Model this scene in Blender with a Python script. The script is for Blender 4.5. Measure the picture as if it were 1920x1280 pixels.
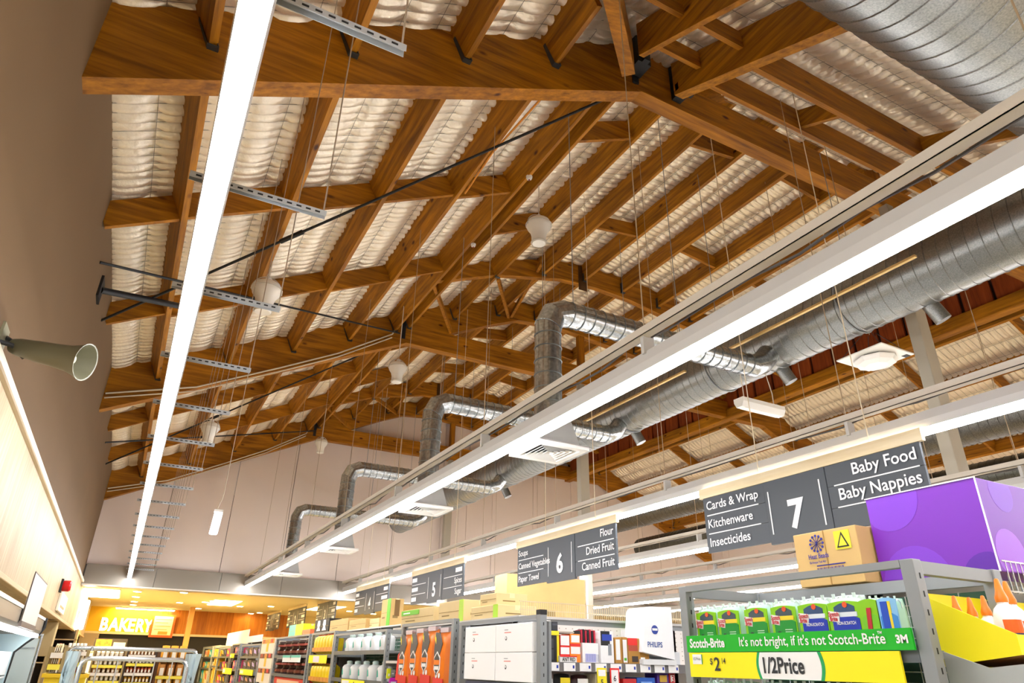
import bpy, bmesh, math, random
import numpy as np
from mathutils import Vector, Matrix

random.seed(7)
for o in list(bpy.data.objects):
    bpy.data.objects.remove(o, do_unlink=True)
SC = bpy.context.scene
COL = SC.collection
H = 1.65                      # eye height: below, z is measured from the camera's eye level

# ------------------------------------------------------------------ camera
F = 1261.8
PITCH, YAW, ROLL = 0.4487, 0.48524, 0.01986
fw = np.array([math.sin(YAW)*math.cos(PITCH), math.cos(YAW)*math.cos(PITCH), math.sin(PITCH)])
rt = np.array([math.cos(YAW), -math.sin(YAW), 0.0])
up = np.cross(rt, fw)
rt, up = math.cos(ROLL)*rt + math.sin(ROLL)*up, -math.sin(ROLL)*rt + math.cos(ROLL)*up
cam_d = bpy.data.cameras.new('camera')
cam = bpy.data.objects.new('camera', cam_d)
COL.objects.link(cam)
cam_d.sensor_width = 36.0
cam_d.lens = 36.0*F/1920.0
cam_d.clip_start = 0.02
cam.matrix_world = Matrix(((rt[0], up[0], -fw[0], 0), (rt[1], up[1], -fw[1], 0), (rt[2], up[2], -fw[2], H), (0, 0, 0, 1)))
SC.camera = cam

# ------------------------------------------------------------------ world, exposure
w = bpy.data.worlds.new('world')
SC.world = w
w.use_nodes = True
w.node_tree.nodes['Background'].inputs[0].default_value = (0.6, 0.62, 0.65, 1)
w.node_tree.nodes['Background'].inputs[1].default_value = 0.3
SC.view_settings.view_transform = 'Standard'
SC.view_settings.look = 'None'
SC.view_settings.gamma = 1.0
SC.view_settings.use_curve_mapping = False
SC.view_settings.exposure = 1.02
TUBE = 30.0                   # brightness of the fluorescent rows
WARM = 26.0                   # brightness of the bakery lamps

# ------------------------------------------------------------------ measuring helper
def ray(px, py):
    return rt*((px-960)/F) + up*(-(py-640)/F) + fw
def aX(px, py, v):
    d = ray(px, py); return d*(v/d[0])
def aY(px, py, v):
    d = ray(px, py); return d*(v/d[1])
def aZ(px, py, v):
    d = ray(px, py); return d*(v/d[2])

# ------------------------------------------------------------------ materials
def lin(h):
    if isinstance(h, (tuple, list)):
        return tuple(h)
    h = h.lstrip('#')
    out = []
    for i in (0, 2, 4):
        c = int(h[i:i+2], 16)/255
        out.append(c/12.92 if c <= 0.04045 else ((c+0.055)/1.055)**2.4)
    return tuple(out)
MC = {}
def M(hexa, rough=0.5, metal=0.0, emit=0.0, noise=0.0, scale=8.0, bump=0.0, stretch=(1, 1, 1), name=None, spec=0.5):
    key = (hexa, rough, metal, emit, noise, scale, bump, stretch, spec)
    if key in MC:
        return MC[key]
    m = bpy.data.materials.new(name or 'paint_'+str(hexa).strip('#'))
    m.use_nodes = True
    nt = m.node_tree
    b = nt.nodes['Principled BSDF']
    c = lin(hexa)
    b.inputs['Base Color'].default_value = (*c, 1)
    b.inputs['Roughness'].default_value = rough
    b.inputs['Metallic'].default_value = metal
    b.inputs['Specular IOR Level'].default_value = spec
    if emit:
        b.inputs['Emission Color'].default_value = (*c, 1)
        b.inputs['Emission Strength'].default_value = emit
    if noise or bump:
        tc = nt.nodes.new('ShaderNodeTexCoord')
        mp = nt.nodes.new('ShaderNodeMapping')
        mp.inputs['Scale'].default_value = stretch
        n = nt.nodes.new('ShaderNodeTexNoise')
        n.inputs['Scale'].default_value = scale
        n.inputs['Detail'].default_value = 2
        nt.links.new(tc.outputs['Object'], mp.inputs['Vector'])
        nt.links.new(mp.outputs['Vector'], n.inputs['Vector'])
        if noise:
            r = nt.nodes.new('ShaderNodeValToRGB')
            r.color_ramp.elements[0].position = 0.3
            r.color_ramp.elements[1].position = 0.7
            r.color_ramp.elements[0].color = (*[max(0, v*(1-noise)) for v in c], 1)
            r.color_ramp.elements[1].color = (*[min(1, v*(1+noise)) for v in c], 1)
            nt.links.new(n.outputs['Fac'], r.inputs['Fac'])
            nt.links.new(r.outputs['Color'], b.inputs['Base Color'])
        if bump:
            bp = nt.nodes.new('ShaderNodeBump')
            bp.inputs['Strength'].default_value = bump
            bp.inputs['Distance'].default_value = 0.02
            nt.links.new(n.outputs['Fac'], bp.inputs['Height'])
            nt.links.new(bp.outputs['Normal'], b.inputs['Normal'])
    MC[key] = m
    return m
def wood(name, c0, c1, axis, knots=True, rough=0.55):
    m = bpy.data.materials.new(name)
    m.use_nodes = True
    nt = m.node_tree
    b = nt.nodes['Principled BSDF']
    b.inputs['Roughness'].default_value = rough
    b.inputs['Specular IOR Level'].default_value = 0.3
    tc = nt.nodes.new('ShaderNodeTexCoord')
    mp = nt.nodes.new('ShaderNodeMapping')
    s = [14.0, 14.0, 14.0]
    s['xyz'.index(axis)] = 0.9
    mp.inputs['Scale'].default_value = s
    nt.links.new(tc.outputs['Object'], mp.inputs['Vector'])
    n = nt.nodes.new('ShaderNodeTexNoise')
    n.inputs['Scale'].default_value = 1.6
    n.inputs['Detail'].default_value = 3.5
    n.inputs['Roughness'].default_value = 0.65
    nt.links.new(mp.outputs['Vector'], n.inputs['Vector'])
    r = nt.nodes.new('ShaderNodeValToRGB')
    r.color_ramp.elements[0].position = 0.28
    r.color_ramp.elements[1].position = 0.72
    r.color_ramp.elements[0].color = (*lin(c0), 1)
    r.color_ramp.elements[1].color = (*lin(c1), 1)
    nt.links.new(n.outputs['Fac'], r.inputs['Fac'])
    last = r.outputs['Color']
    n2 = nt.nodes.new('ShaderNodeTexNoise')
    n2.inputs['Scale'].default_value = 1.1
    nt.links.new(tc.outputs['Object'], n2.inputs['Vector'])
    mx = nt.nodes.new('ShaderNodeMix'); mx.data_type = 'RGBA'; mx.blend_type = 'MULTIPLY'
    mx.inputs['Factor'].default_value = 0.55
    nt.links.new(last, mx.inputs['A'])
    r3 = nt.nodes.new('ShaderNodeValToRGB')
    r3.color_ramp.elements[0].position = 0.3; r3.color_ramp.elements[0].color = (0.5, 0.42, 0.36, 1)
    r3.color_ramp.elements[1].position = 0.65; r3.color_ramp.elements[1].color = (1, 1, 1, 1)
    nt.links.new(n2.outputs['Fac'], r3.inputs['Fac'])
    nt.links.new(r3.outputs['Color'], mx.inputs['B'])
    last = mx.outputs['Result']
    if knots:
        mk = nt.nodes.new('ShaderNodeMapping')
        k = [3.2, 3.2, 3.2]
        k['xyz'.index(axis)] = 1.5
        mk.inputs['Scale'].default_value = k
        nt.links.new(tc.outputs['Object'], mk.inputs['Vector'])
        v = nt.nodes.new('ShaderNodeTexVoronoi')
        v.inputs['Scale'].default_value = 1.5
        v.inputs['Randomness'].default_value = 1.0
        nt.links.new(mk.outputs['Vector'], v.inputs['Vector'])
        rk = nt.nodes.new('ShaderNodeValToRGB')
        rk.color_ramp.elements[0].position = 0.05; rk.color_ramp.elements[0].color = (0.18, 0.08, 0.03, 1)
        rk.color_ramp.elements[1].position = 0.13; rk.color_ramp.elements[1].color = (1, 1, 1, 1)
        nt.links.new(v.outputs['Distance'], rk.inputs['Fac'])
        mx2 = nt.nodes.new('ShaderNodeMix'); mx2.data_type = 'RGBA'; mx2.blend_type = 'MULTIPLY'
        mx2.inputs['Factor'].default_value = 1.0
        nt.links.new(last, mx2.inputs['A']); nt.links.new(rk.outputs['Color'], mx2.inputs['B'])
        last = mx2.outputs['Result']
    nt.links.new(last, b.inputs['Base Color'])
    return m
def galv(name, c0, c1, rough, scale):
    m = bpy.data.materials.new(name)
    m.use_nodes = True
    nt = m.node_tree
    b = nt.nodes['Principled BSDF']
    b.inputs['Metallic'].default_value = 0.9
    b.inputs['Roughness'].default_value = rough
    tc = nt.nodes.new('ShaderNodeTexCoord')
    v = nt.nodes.new('ShaderNodeTexNoise'); v.inputs['Scale'].default_value = scale; v.inputs['Detail'].default_value = 5
    nt.links.new(tc.outputs['Object'], v.inputs['Vector'])
    r = nt.nodes.new('ShaderNodeValToRGB')
    r.color_ramp.elements[0].position = 0.3; r.color_ramp.elements[0].color = (*lin(c0), 1)
    r.color_ramp.elements[1].position = 0.75; r.color_ramp.elements[1].color = (*lin(c1), 1)
    nt.links.new(v.outputs['Fac'], r.inputs['Fac']); nt.links.new(r.outputs['Color'], b.inputs['Base Color'])
    return m

WOOD_X = wood('timber_across', '#7a4906', '#c88210', 'x')
WOOD_Y = wood('timber_along', '#7a4906', '#cd8812', 'y')
WOOD_Z = wood('timber_upright', '#7a4906', '#c88210', 'z')
WOOD_RED = wood('timber_red', '#7d3514', '#a9521f', 'z')
PANEL_WALL = wood('bakery_panelling', '#a85f18', '#cf8426', 'z', knots=False)
PALE_PANEL = wood('pale_panelling', '#a08a66', '#c2ae8a', 'z', knots=False)
FOIL = M('#f4e8d3', rough=0.36, metal=0.5, bump=0.3, scale=26, name='insulation_foil')
WIRE = M('#8f877a', rough=0.5, metal=0.3)
GALV = galv('galvanised_steel', '#7b7d7b', '#a09f99', 0.33, 110)
GALV_S = galv('bright_duct_steel', '#8e9190', '#c4c7c6', 0.22, 40)
WHITE = M('#f2f1ee', rough=0.45)
HOUSING = M('#bfbcb6', rough=0.4)
STEEL_G = M('#8f9394', rough=0.45, metal=0.2)
STEEL_D = M('#5f6468', rough=0.45, metal=0.2)
CHROME = M('#cdd2d4', rough=0.22, metal=0.9)
BLACK = M('#141414', rough=0.6)
DARK = M('#26292b', rough=0.6)
CARTON = M('#d0ab6c', rough=0.8, noise=0.05, scale=5)
CARTON_L = M('#dcc38d', rough=0.8, noise=0.05, scale=5)
SIGNGREY = M('#44494e', rough=0.5)
TUBE_M = M('#f6f8ff', emit=TUBE, name='lit_tube')
LAMP_M = M('#ffd98a', emit=WARM, name='lit_warm_lamp')

# ------------------------------------------------------------------ mesh builder
class MB:
    def __init__(s):
        s.v = []; s.f = []; s.m = []; s.cur = 0
    def add(s, vs, fs):
        o = len(s.v)
        s.v += [tuple(float(c) for c in p) for p in vs]
        s.f += [tuple(i+o for i in f) for f in fs]
        s.m += [s.cur]*len(fs)
        return s
    def mi(s, i):
        s.cur = i; return s
    def box(s, x0, x1, y0, y1, z0, z1):
        return s.hexa([(x0, y0, z0), (x1, y0, z0), (x1, y1, z0), (x0, y1, z0)], [(x0, y0, z1), (x1, y0, z1), (x1, y1, z1), (x0, y1, z1)])
    def hexa(s, a, b):
        n = len(a)
        fs = [tuple(range(n-1, -1, -1)), tuple(range(n, 2*n))]
        fs += [(i, (i+1) % n, n+(i+1) % n, n+i) for i in range(n)]
        return s.add(list(a)+list(b), fs)
    def prism(s, pts, d):
        d = np.array(d)
        return s.hexa(pts, [tuple(np.array(p)+d) for p in pts])
    def bar(s, p0, p1, wd, hd, upv=(0, 0, 1)):
        p0 = np.array(p0, float); p1 = np.array(p1, float)
        d = (p1-p0)/np.linalg.norm(p1-p0)
        u = np.array(upv, float)
        if abs(np.dot(u, d)) > 0.98:
            u = np.array([0, 1.0, 0])
        sd = np.cross(d, u); sd /= np.linalg.norm(sd)
        u = np.cross(sd, d)
        q = [sd*wd/2+u*hd/2, -sd*wd/2+u*hd/2, -sd*wd/2-u*hd/2, sd*wd/2-u*hd/2]
        return s.hexa([p0+k for k in q][::-1], [p1+k for k in q][::-1])
    def tube(s, path, r, n=8, cap=True):
        P = [np.array(p, float) for p in path]
        rs = r if isinstance(r, (list, tuple)) else [r]*len(P)
        prev = None; rings = []
        for i, p in enumerate(P):
            a = P[min(i+1, len(P)-1)]-P[max(i-1, 0)]
            if 0 < i < len(P)-1:
                a = (P[i+1]-p)/np.linalg.norm(P[i+1]-p)+(p-P[i-1])/np.linalg.norm(p-P[i-1])
            a = a/np.linalg.norm(a)
            if prev is None:
                u = np.array([0, 0, 1.0]) if abs(a[2]) < 0.9 else np.array([1.0, 0, 0])
            else:
                u = prev
            u = u-a*np.dot(u, a); u /= np.linalg.norm(u); prev = u
            v = np.cross(a, u)
            k = 1.0
            if 0 < i < len(P)-1:
                d0 = (p-P[i-1])/np.linalg.norm(p-P[i-1])
                k = 1/max(0.5, abs(np.dot(a, d0)))
            sd = None
            ring = []
            for j in range(n):
                t = 2*math.pi*j/n
                o = (u*math.cos(t)+v*math.sin(t))*rs[i]
                ring.append(p+o)
            rings.append(ring)
        vs = [q for rg in rings for q in rg]
        fs = []
        for i in range(len(P)-1):
            for j in range(n):
                fs.append((i*n+j, i*n+(j+1) % n, (i+1)*n+(j+1) % n, (i+1)*n+j))
        if cap:
            fs.append(tuple(range(n-1, -1, -1)))
            fs.append(tuple((len(P)-1)*n+j for j in range(n)))
        return s.add(vs, fs)
    def lathe(s, prof, c, n=16, axis=(0, 0, 1), cap=True):
        ax = np.array(axis, float); ax /= np.linalg.norm(ax)
        path = [np.array(c, float)+ax*h for r, h in prof]
        u = np.array([1.0, 0, 0]) if abs(ax[0]) < 0.9 else np.array([0, 1.0, 0])
        u = u-ax*np.dot(u, ax); u /= np.linalg.norm(u)
        v = np.cross(ax, u)
        vs = []
        for (r, h), p in zip(prof, path):
            for j in range(n):
                t = 2*math.pi*j/n
                vs.append(p+(u*math.cos(t)+v*math.sin(t))*max(r, 1e-4))
        fs = []
        for i in range(len(prof)-1):
            for j in range(n):
                fs.append((i*n+j, i*n+(j+1) % n, (i+1)*n+(j+1) % n, (i+1)*n+j))
        if cap:
            fs.append(tuple(range(n-1, -1, -1)))
            fs.append(tuple((len(prof)-1)*n+j for j in range(n)))
        return s.add(vs, fs)
    def pillow(s, c, sx, sy, sz, nx=6, nz=6, flat=0.35, ax='x'):
        """a soft pouch: flat outline in two axes, puffed along the third (ax)"""
        front = []; back = []
        for i in range(nx+1):
            for k in range(nz+1):
                a = i/nx*2-1; b = k/nz*2-1
                th = (max(0.0, (1-abs(a)**3))*max(0.0, (1-abs(b)**4)))**flat
                e = 1-0.05*b*b
                f = 1-0.04*a*a
                for side, lst in ((-1, front), (1, back)):
                    t = side*th*0.5
                    if ax == 'x':
                        lst.append((c[0]+t*sx, c[1]+a*e*sy/2, c[2]+b*f*sz/2))
                    else:
                        lst.append((c[0]+a*e*sx/2, c[1]+t*sy, c[2]+b*f*sz/2))
        idx = lambda i, k: i*(nz+1)+k
        fs = []
        for i in range(nx):
            for k in range(nz):
                q = (idx(i, k), idx(i+1, k), idx(i+1, k+1), idx(i, k+1))
                fs.append(q)
        o = len(front)
        fs2 = [tuple(j+o for j in q[::-1]) for q in fs]
        return s.add(front+back, fs+fs2)
    def build(s, name, mats, parent=None, smooth=False, bevel=0.0, loc=None):
        if not isinstance(mats, (list, tuple)):
            mats = [mats]
        V = np.array(s.v)
        V[:, 2] += H
        if parent is not None:
            org = np.array(parent['_org'])
        elif loc is not None:
            org = np.array([loc[0], loc[1], loc[2]+H])
        else:
            lo = V.min(0); hi = V.max(0)
            org = np.array([(lo[0]+hi[0])/2, (lo[1]+hi[1])/2, lo[2]])
        V = V-org
        me = bpy.data.meshes.new(name)
        me.from_pydata([tuple(p) for p in V], [], s.f)
        for m in mats:
            me.materials.append(m)
        if len(mats) > 1:
            me.polygons.foreach_set('material_index', s.m)
        bm = bmesh.new(); bm.from_mesh(me)
        bmesh.ops.recalc_face_normals(bm, faces=bm.faces)
        if bevel:
            bmesh.ops.bevel(bm, geom=list(bm.edges), offset=bevel, segments=2, affect='EDGES', profile=0.5)
        bm.to_mesh(me); bm.free()
        if smooth:
            me.polygons.foreach_set('use_smooth', [True]*len(me.polygons))
            try:
                me.set_sharp_from_angle(angle=math.radians(40))
            except Exception:
                pass
        o = bpy.data.objects.new(name, me)
        COL.objects.link(o)
        if parent is not None:
            o.parent = parent
        else:
            o.location = org
        o['_org'] = [float(c) for c in org]
        return o
def B(*a):
    return MB().box(*a)
def tag(o, label=None, cat=None, group=None, kind=None):
    if label: o['label'] = label
    if cat: o['category'] = cat
    if group: o['group'] = group
    if kind: o['kind'] = kind
    return o
def T(name, label, cat, loc, group=None):
    o = bpy.data.objects.new(name, None)
    COL.objects.link(o)
    o.empty_display_size = 0.1
    o.location = (loc[0], loc[1], loc[2]+H)
    o['_org'] = [float(loc[0]), float(loc[1]), float(loc[2]+H)]
    return tag(o, label, cat, group)
def dup(root, dloc, label=None, group=None, rotz=None):
    """copy a thing with its parts and sub-parts, moved by dloc"""
    def rec(o, par):
        c = o.copy(); COL.objects.link(c); c.parent = par
        for ch in o.children:
            rec(ch, c)
        return c
    r = rec(root, None)
    r.location = root.location+Vector(dloc)
    if rotz is not None: r.rotation_euler.z = rotz
    if label: r['label'] = label
    if group: r['group'] = group
    return r
def text(body, size, p, face, mat, parent, name='lettering', align='LEFT', bold=0.0, shear=0.0, sx=1.0, depth=0.0015):
    """flat lettering; face '-x' or '-y' is the side it looks to; p is the baseline point"""
    cu = bpy.data.curves.new(name, 'FONT')
    cu.body = body; cu.size = size; cu.align_x = align; cu.offset = bold*size; cu.shear = shear
    cu.resolution_u = 3; cu.extrude = 0
    ob = bpy.data.objects.new('tmp', cu)
    COL.objects.link(ob)
    dg = bpy.context.evaluated_depsgraph_get()
    dg.update()
    me = bpy.data.meshes.new_from_object(ob.evaluated_get(dg))
    bpy.data.objects.remove(ob, do_unlink=True)
    n = len(me.vertices)
    co = np.empty(n*3); me.vertices.foreach_get('co', co); co = co.reshape(-1, 3)
    r, nrm = ((0, -1, 0), (-1, 0, 0)) if face == '-x' else ((1, 0, 0), (0, -1, 0))
    r = np.array(r); nrm = np.array(nrm)
    q = np.array(p)+np.outer(co[:, 0]*sx, r)+np.outer(co[:, 1], (0, 0, 1))+nrm*depth
    q[:, 2] += H
    q -= np.array(parent['_org'])
    me.vertices.foreach_set('co', q.ravel())
    me.materials.clear(); me.materials.append(mat)
    me.update()
    o = bpy.data.objects.new(name, me)
    COL.objects.link(o); o.parent = parent
    o['_org'] = list(parent['_org'])
    return o

# ================================================================== THE SETTING
FL = -H
YE = 15.6                     # end wall
XW = -0.82                    # left wall
XR = 14.9                     # right wall
XC = 7.03                     # ridge
YF = -1.6                     # front of the hall
P = [3.48, 9.5, 15.45]        # truss positions
PROF_X = [-2.0, 3.86, 4.68, 5.42, 6.22, 6.97, 7.7, 8.5, 9.3, 10.05, 10.98, 16.0]
PROF_Z = [2.474, 5.287, 5.58, 5.69, 5.70, 5.62, 5.54, 5.42, 5.30, 5.18, 4.913, 2.503]
def zp(x):                    # underside of the purlins across the hall
    return np.interp(x, PROF_X, PROF_Z)
def zs(x, c):                 # the same profile raised or lowered; c = height beside the left wall
    return float(zp(x))+(c-3.05)
zl = zs
def slope(x):
    return float(zp(x+.12)-zp(x-.12))/.24
RB, RT, PB, IN = 2.79, 3.37, 3.05, 3.39    # rafter bottom/top, purlin bottom, insulation
tag(B(-2.4, XR+0.2, YF-0.2, 24.0, FL-0.1, FL).build('floor', M('#dccaa2', rough=0.3, noise=0.05, scale=2)), kind='structure')

wl = tag(MB().prism([(XW-0.25, YF, 1.27), (XW, YF, 1.27), (XW, YF, 3.6), (XW-0.25, YF, 3.6)], (0, YE+0.3-YF, 0)).build('wall_left', M('#6a5030', rough=0.8, noise=0.03, scale=1.2)), kind='structure')
lower = tag(B(XW-0.25, XW+0.015, YF, 22.9, 0.5, 1.27).build('wall_left_lower', PALE_PANEL), kind='structure')
tag(MB().box(XW-0.02, XW+0.05, YF, YE, 1.255, 1.305).build('trim_1', M('#d9ccb6', rough=0.6), bevel=0.012), kind='structure')
tag(MB().box(XW-0.02, XW+0.035, YF, 22.9, 0.475, 0.515).build('trim_2', M('#b79f78', rough=0.6), bevel=0.006), kind='structure')
tag(B(-2.4, -2.3, YF, 24, FL, 1.3).build('wall_left_back', M('#b9a684', rough=0.8)), kind='structure')
tag(B(-2.4, XW, YF, 24, 0.95, 1.0).build('ceiling_side', M('#d8cbb0', rough=0.8)), kind='structure')
tag(B(XR, XR+0.2, YF, 24, FL, 3.6).build('wall_right', M('#cbb9a8', rough=0.8)), kind='structure')
tag(B(-2.4, XR+0.2, YF-0.2, YF, FL, 4.2).build('wall_front', M('#cfc0ac', rough=0.8)), kind='structure')

# end wall in sheet panels above the bulkhead, up into the gable
we = bpy.data.objects.new('wall_end', None); COL.objects.link(we); we.location = (7, YE, H+1.6); we['_org'] = [7.0, YE, H+1.6]
tag(we, kind='structure')
WALLW = M('#e8d8cc', rough=0.75, noise=0.02, scale=1)
xs_ = [XW-0.1, 0.35, 1.55, 2.75, 3.95, 5.15, 6.35, XC, 7.75, 8.95, 10.15, 11.35, 12.55, 13.75, XR]
for a, b in zip(xs_[:-1], xs_[1:]):
    g = 0.006
    MB().prism([(a+g, YE, 1.6), (b-g, YE, 1.6)]+[(q, YE, zs(q, 3.4)) for q in np.linspace(b-g, a+g, 4)], (0, 0.1, 0)).build('panel', WALLW, we)
MB().box(XW-0.1, XR, YE+0.03, YE+0.12, 1.6, 3.2).build('backing', M('#4a4038', rough=0.9), we)

# grey bulkhead fascia below the end wall and the low ceiling behind it
bk = bpy.data.objects.new('trim_3', None); COL.objects.link(bk); bk.location = (7, YE-0.05, H+1.24); bk['_org'] = [7.0, YE-0.05, H+1.24]
tag(bk, kind='structure')
x = XW+0.02
while x < XR:
    b = min(x+1.2, XR)
    MB().box(x+0.003, b-0.003, YE-0.12, YE+0.1, 1.24, 1.6).build('fascia_panel', M('#8f8679', rough=0.4, metal=0.3, name='fascia'), bk)
    x = b
MB().box(XW+0.02, XR, YE-0.13, YE+0.2, 1.215, 1.24).build('lip', M('#d8d0c2', rough=0.35), bk)
YB = 23.5
tag(B(-2.4, XR, YE+0.1, YB+0.3, 1.30, 1.38).build('ceiling_bakery', M('#e8d6a6', rough=0.8)), kind='structure')
wb = tag(B(-2.4, XR, YB+0.02, YB+0.2, FL, 1.3).build('wall_back', M('#1d1815', rough=0.7)), kind='structure')
# wood panelling band and yellow wall behind the bakery sign
x = 1.0; k = 0
bmats = [PANEL_WALL, wood('bakery_panelling_b', '#9c5716', '#c47a22', 'z', knots=False), wood('bakery_panelling_c', '#b3681d', '#d98f30', 'z', knots=False)]
while x < 4.75:
    B(x+0.002, min(x+0.25, 4.75), YB-0.03, YB+0.02, 0.66, 1.30).build('panel_board', bmats[(k*7) % 3], wb); x += 0.25; k += 1
B(4.75, XR, YB-0.03, YB+0.02, 0.3, 1.30).build('cream_panel', M('#e3cf93', rough=0.7), wb)
B(-1.5, 1.0, YB-0.05, YB+0.02, 0.64, 1.30).build('yellow_panel', M('#f2c021', rough=0.6), wb)
B(-1.5, 4.75, YB-0.09, YB, 0.60, 0.66).build('rail', M('#dcc49a', rough=0.5), wb)
B(-0.9, -0.45, YB-0.3, YB, FL, 0.6).build('pier', M('#b3a083', rough=0.7), wb)
tag(B(1.60, 1.74, 21.7, 21.84, FL, 1.30).build('column', M('#c9914a', rough=0.6), bevel=0.01), 'narrow tan square column in front of the bakery wall', 'column')

# ------------------------------------------------------------------ roof: insulation, purlins, blocking
ceil = bpy.data.objects.new('ceiling', None); COL.objects.link(ceil); ceil.location = (XC, 7, H+4); ceil['_org'] = [XC, 7.0, H+4.0]
tag(ceil, kind='structure')
def hipz(y, c=5.20):
    return c+0.48*(y-3.45)
rng = np.random.RandomState(3)
def blanket(name, u0, u1, y0, y1, zf, cu=0.27, cv=0.102, mask=None, swap=False):
    nu = max(1, int(round((u1-u0)/cu))); nv = max(1, int(round((y1-y0)/cv)))
    k = 5
    U = np.linspace(0, nu, nu*k+1); V = np.linspace(0, nv, nv*k+1)
    uu, vv = np.meshgrid(U, V, indexing='ij')
    amp = 0.036*(0.45+0.9*rng.rand(nu+1, nv+1))
    iu = np.minimum(uu.astype(int), nu-1); iv = np.minimum(vv.astype(int), nv-1)
    a = amp[iu, iv]
    fu = np.abs(np.sin(np.pi*uu)); fv = np.abs(np.sin(np.pi*vv))
    puff = a*(0.2+0.8*np.sqrt(fu))*np.sqrt(fv)+0.022*np.sqrt(fu)*np.minimum(1, fv*4)
    jit = 0.012*rng.rand(nu+2, nv+2)
    X = u0+uu/nu*(u1-u0)+jit[iu, iv]*fu*0.5
    Y = y0+vv/nv*(y1-y0)+(jit[iv % (nu+1), iu % (nv+1)]-0.006)*fv
    sag = 0.02*np.sin(uu*0.9+1.3)*np.sin(vv*0.35)
    xx, yy = (Y, X) if swap else (X, Y)
    Z = zf(xx, yy)-puff-sag*0.5
    n2 = len(V)
    verts = np.stack([xx, yy, Z], -1).reshape(-1, 3)
    I, J = np.meshgrid(np.arange(len(U)-1), np.arange(n2-1), indexing='ij')
    a0 = I*n2+J
    faces = np.stack([a0, a0+1, a0+n2+1, a0+n2], -1).reshape(-1, 4)
    if mask is not None:
        cx = xx[:-1, :-1].ravel(); cy = yy[:-1, :-1].ravel()
        faces = faces[mask(cx, cy)]
    verts[:, 2] += H
    verts -= np.array(ceil['_org'])
    me = bpy.data.meshes.new(name)
    me.from_pydata(verts.tolist(), [], faces.tolist())
    me.materials.append(FOIL)
    me.polygons.foreach_set('use_smooth', [True]*len(me.polygons))
    o = bpy.data.objects.new(name, me); COL.objects.link(o); o.parent = ceil
    # netting that carries the blanket
    wm = MB()
    r = 0.0014
    for i in range(nu+1):
        u = u0+i/nu*(u1-u0)
        for j in range(0, nv, 4):
            va = y0+j/nv*(y1-y0); vb = y0+min(nv, j+4)/nv*(y1-y0)
            pa = (va, u) if swap else (u, va); pb = (vb, u) if swap else (u, vb)
            if mask is not None and not (mask(np.array(pa[0]), np.array(pa[1])) and mask(np.array(pb[0]), np.array(pb[1]))): continue
            wm.bar((*pa, float(zf(*map(np.array, pa)))-0.022), (*pb, float(zf(*map(np.array, pb)))-0.022), 2*r, 2*r)
    for j in range(nv+1):
        v = y0+j/nv*(y1-y0)
        for i in range(0, nu, 4):
            ua = u0+i/nu*(u1-u0); ub = u0+min(nu, i+4)/nu*(u1-u0)
            pa = (v, ua) if swap else (ua, v); pb = (v, ub) if swap else (ub, v)
            if mask is not None and not (mask(np.array(pa[0]), np.array(pa[1])) and mask(np.array(pb[0]), np.array(pb[1]))): continue
            wm.bar((*pa, float(zf(*map(np.array, pa)))-0.010), (*pb, float(zf(*map(np.array, pb)))-0.010), 2*r, 2*r)
    if wm.v:
        wo = wm.build('wire_netting', WIRE, ceil); wo['kind'] = 'stuff'
    return o
Lz = lambda x, y: zp(x)+(IN-PB)+0*y
for a, b in ((P[0], P[1]), (P[1], YE)):
    blanket('insulation_blanket', XW-0.02, 3.86, a, b, Lz)
    blanket('insulation_blanket', 3.86, 10.05, a, b, Lz)
    blanket('insulation_blanket', 10.05, XR, a, b, Lz)
hipmask = lambda x, y: (y >= x+0.45)
blanket('insulation_blanket', XW-0.02, 3.05, YF, P[0], Lz, mask=hipmask)
blanket('insulation_blanket', YF, P[0]+0.02, -1.9, 11.0, lambda x, y: hipz(y), swap=True, mask=lambda x, y: (y <= x+0.45) & (y <= 2*XC-x+0.45))
# the rigid roof deck over the blankets
dk = MB()
dx = [XW-.3]+PROF_X[1:-1]+[XR+.3]
for a, b in zip(dx[:-1], dx[1:]):
    dk.prism([(a, YF, zs(a, 3.45)), (b, YF, zs(b, 3.45)), (b, YF, zs(b, 3.53)), (a, YF, zs(a, 3.53))], (0, YE+.2-YF, 0))
dk.build('roof_deck', M('#6b655c', rough=0.7), ceil)

PX_L = [-0.27, 0.54, 1.36, 2.15, 2.85, 3.08]
PX = PX_L+[3.86, 4.68, 5.45, 6.22, 6.97, 7.68, 8.5, 9.3, 9.9, 10.98, 11.9, 12.7, 13.52, 14.33]
BAYS = [(P[0]+0.07, P[1]-0.07), (P[1]+0.07, P[2]-0.07)]
def blk(x0, x1, y, d=0.21):
    z0, z1 = zs(x0, PB), zs(x1, PB)
    sl = (z1-z0)/(x1-x0)
    lx = -sl*.9*d
    MB().prism([(x0+.02, y-.022, z0+.03), (x1-.03, y-.022, z1+.02), (x1-.03+lx, y-.022, z1+.02+d), (x0+.02+lx, y-.022, z0+.03+d)], (0, .044, 0)).build('blocking', WOOD_X, ceil)
def purlin(x, z, sl, a, b, d=.298):
    # square to the slope: the top leans away from the ridge
    n_ = np.array((-sl, 1.0)); n_ = n_/np.linalg.norm(n_)
    e_ = np.array((n_[1], -n_[0]))*.026
    c_ = np.array((x, z)); tp = c_+n_*d
    pts = [c_-e_, c_+e_, tp+e_, tp-e_]
    MB().prism([(q[0], a, q[1]) for q in pts], (0, b-a, 0)).build('purlin', WOOD_Y, ceil)
for (a, b) in BAYS:
    for x in PX:
        sl = slope(x)
        z = zs(x, PB)
        purlin(x, z, sl, a, b)
allx = [XW]+PX+[XR]
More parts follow.
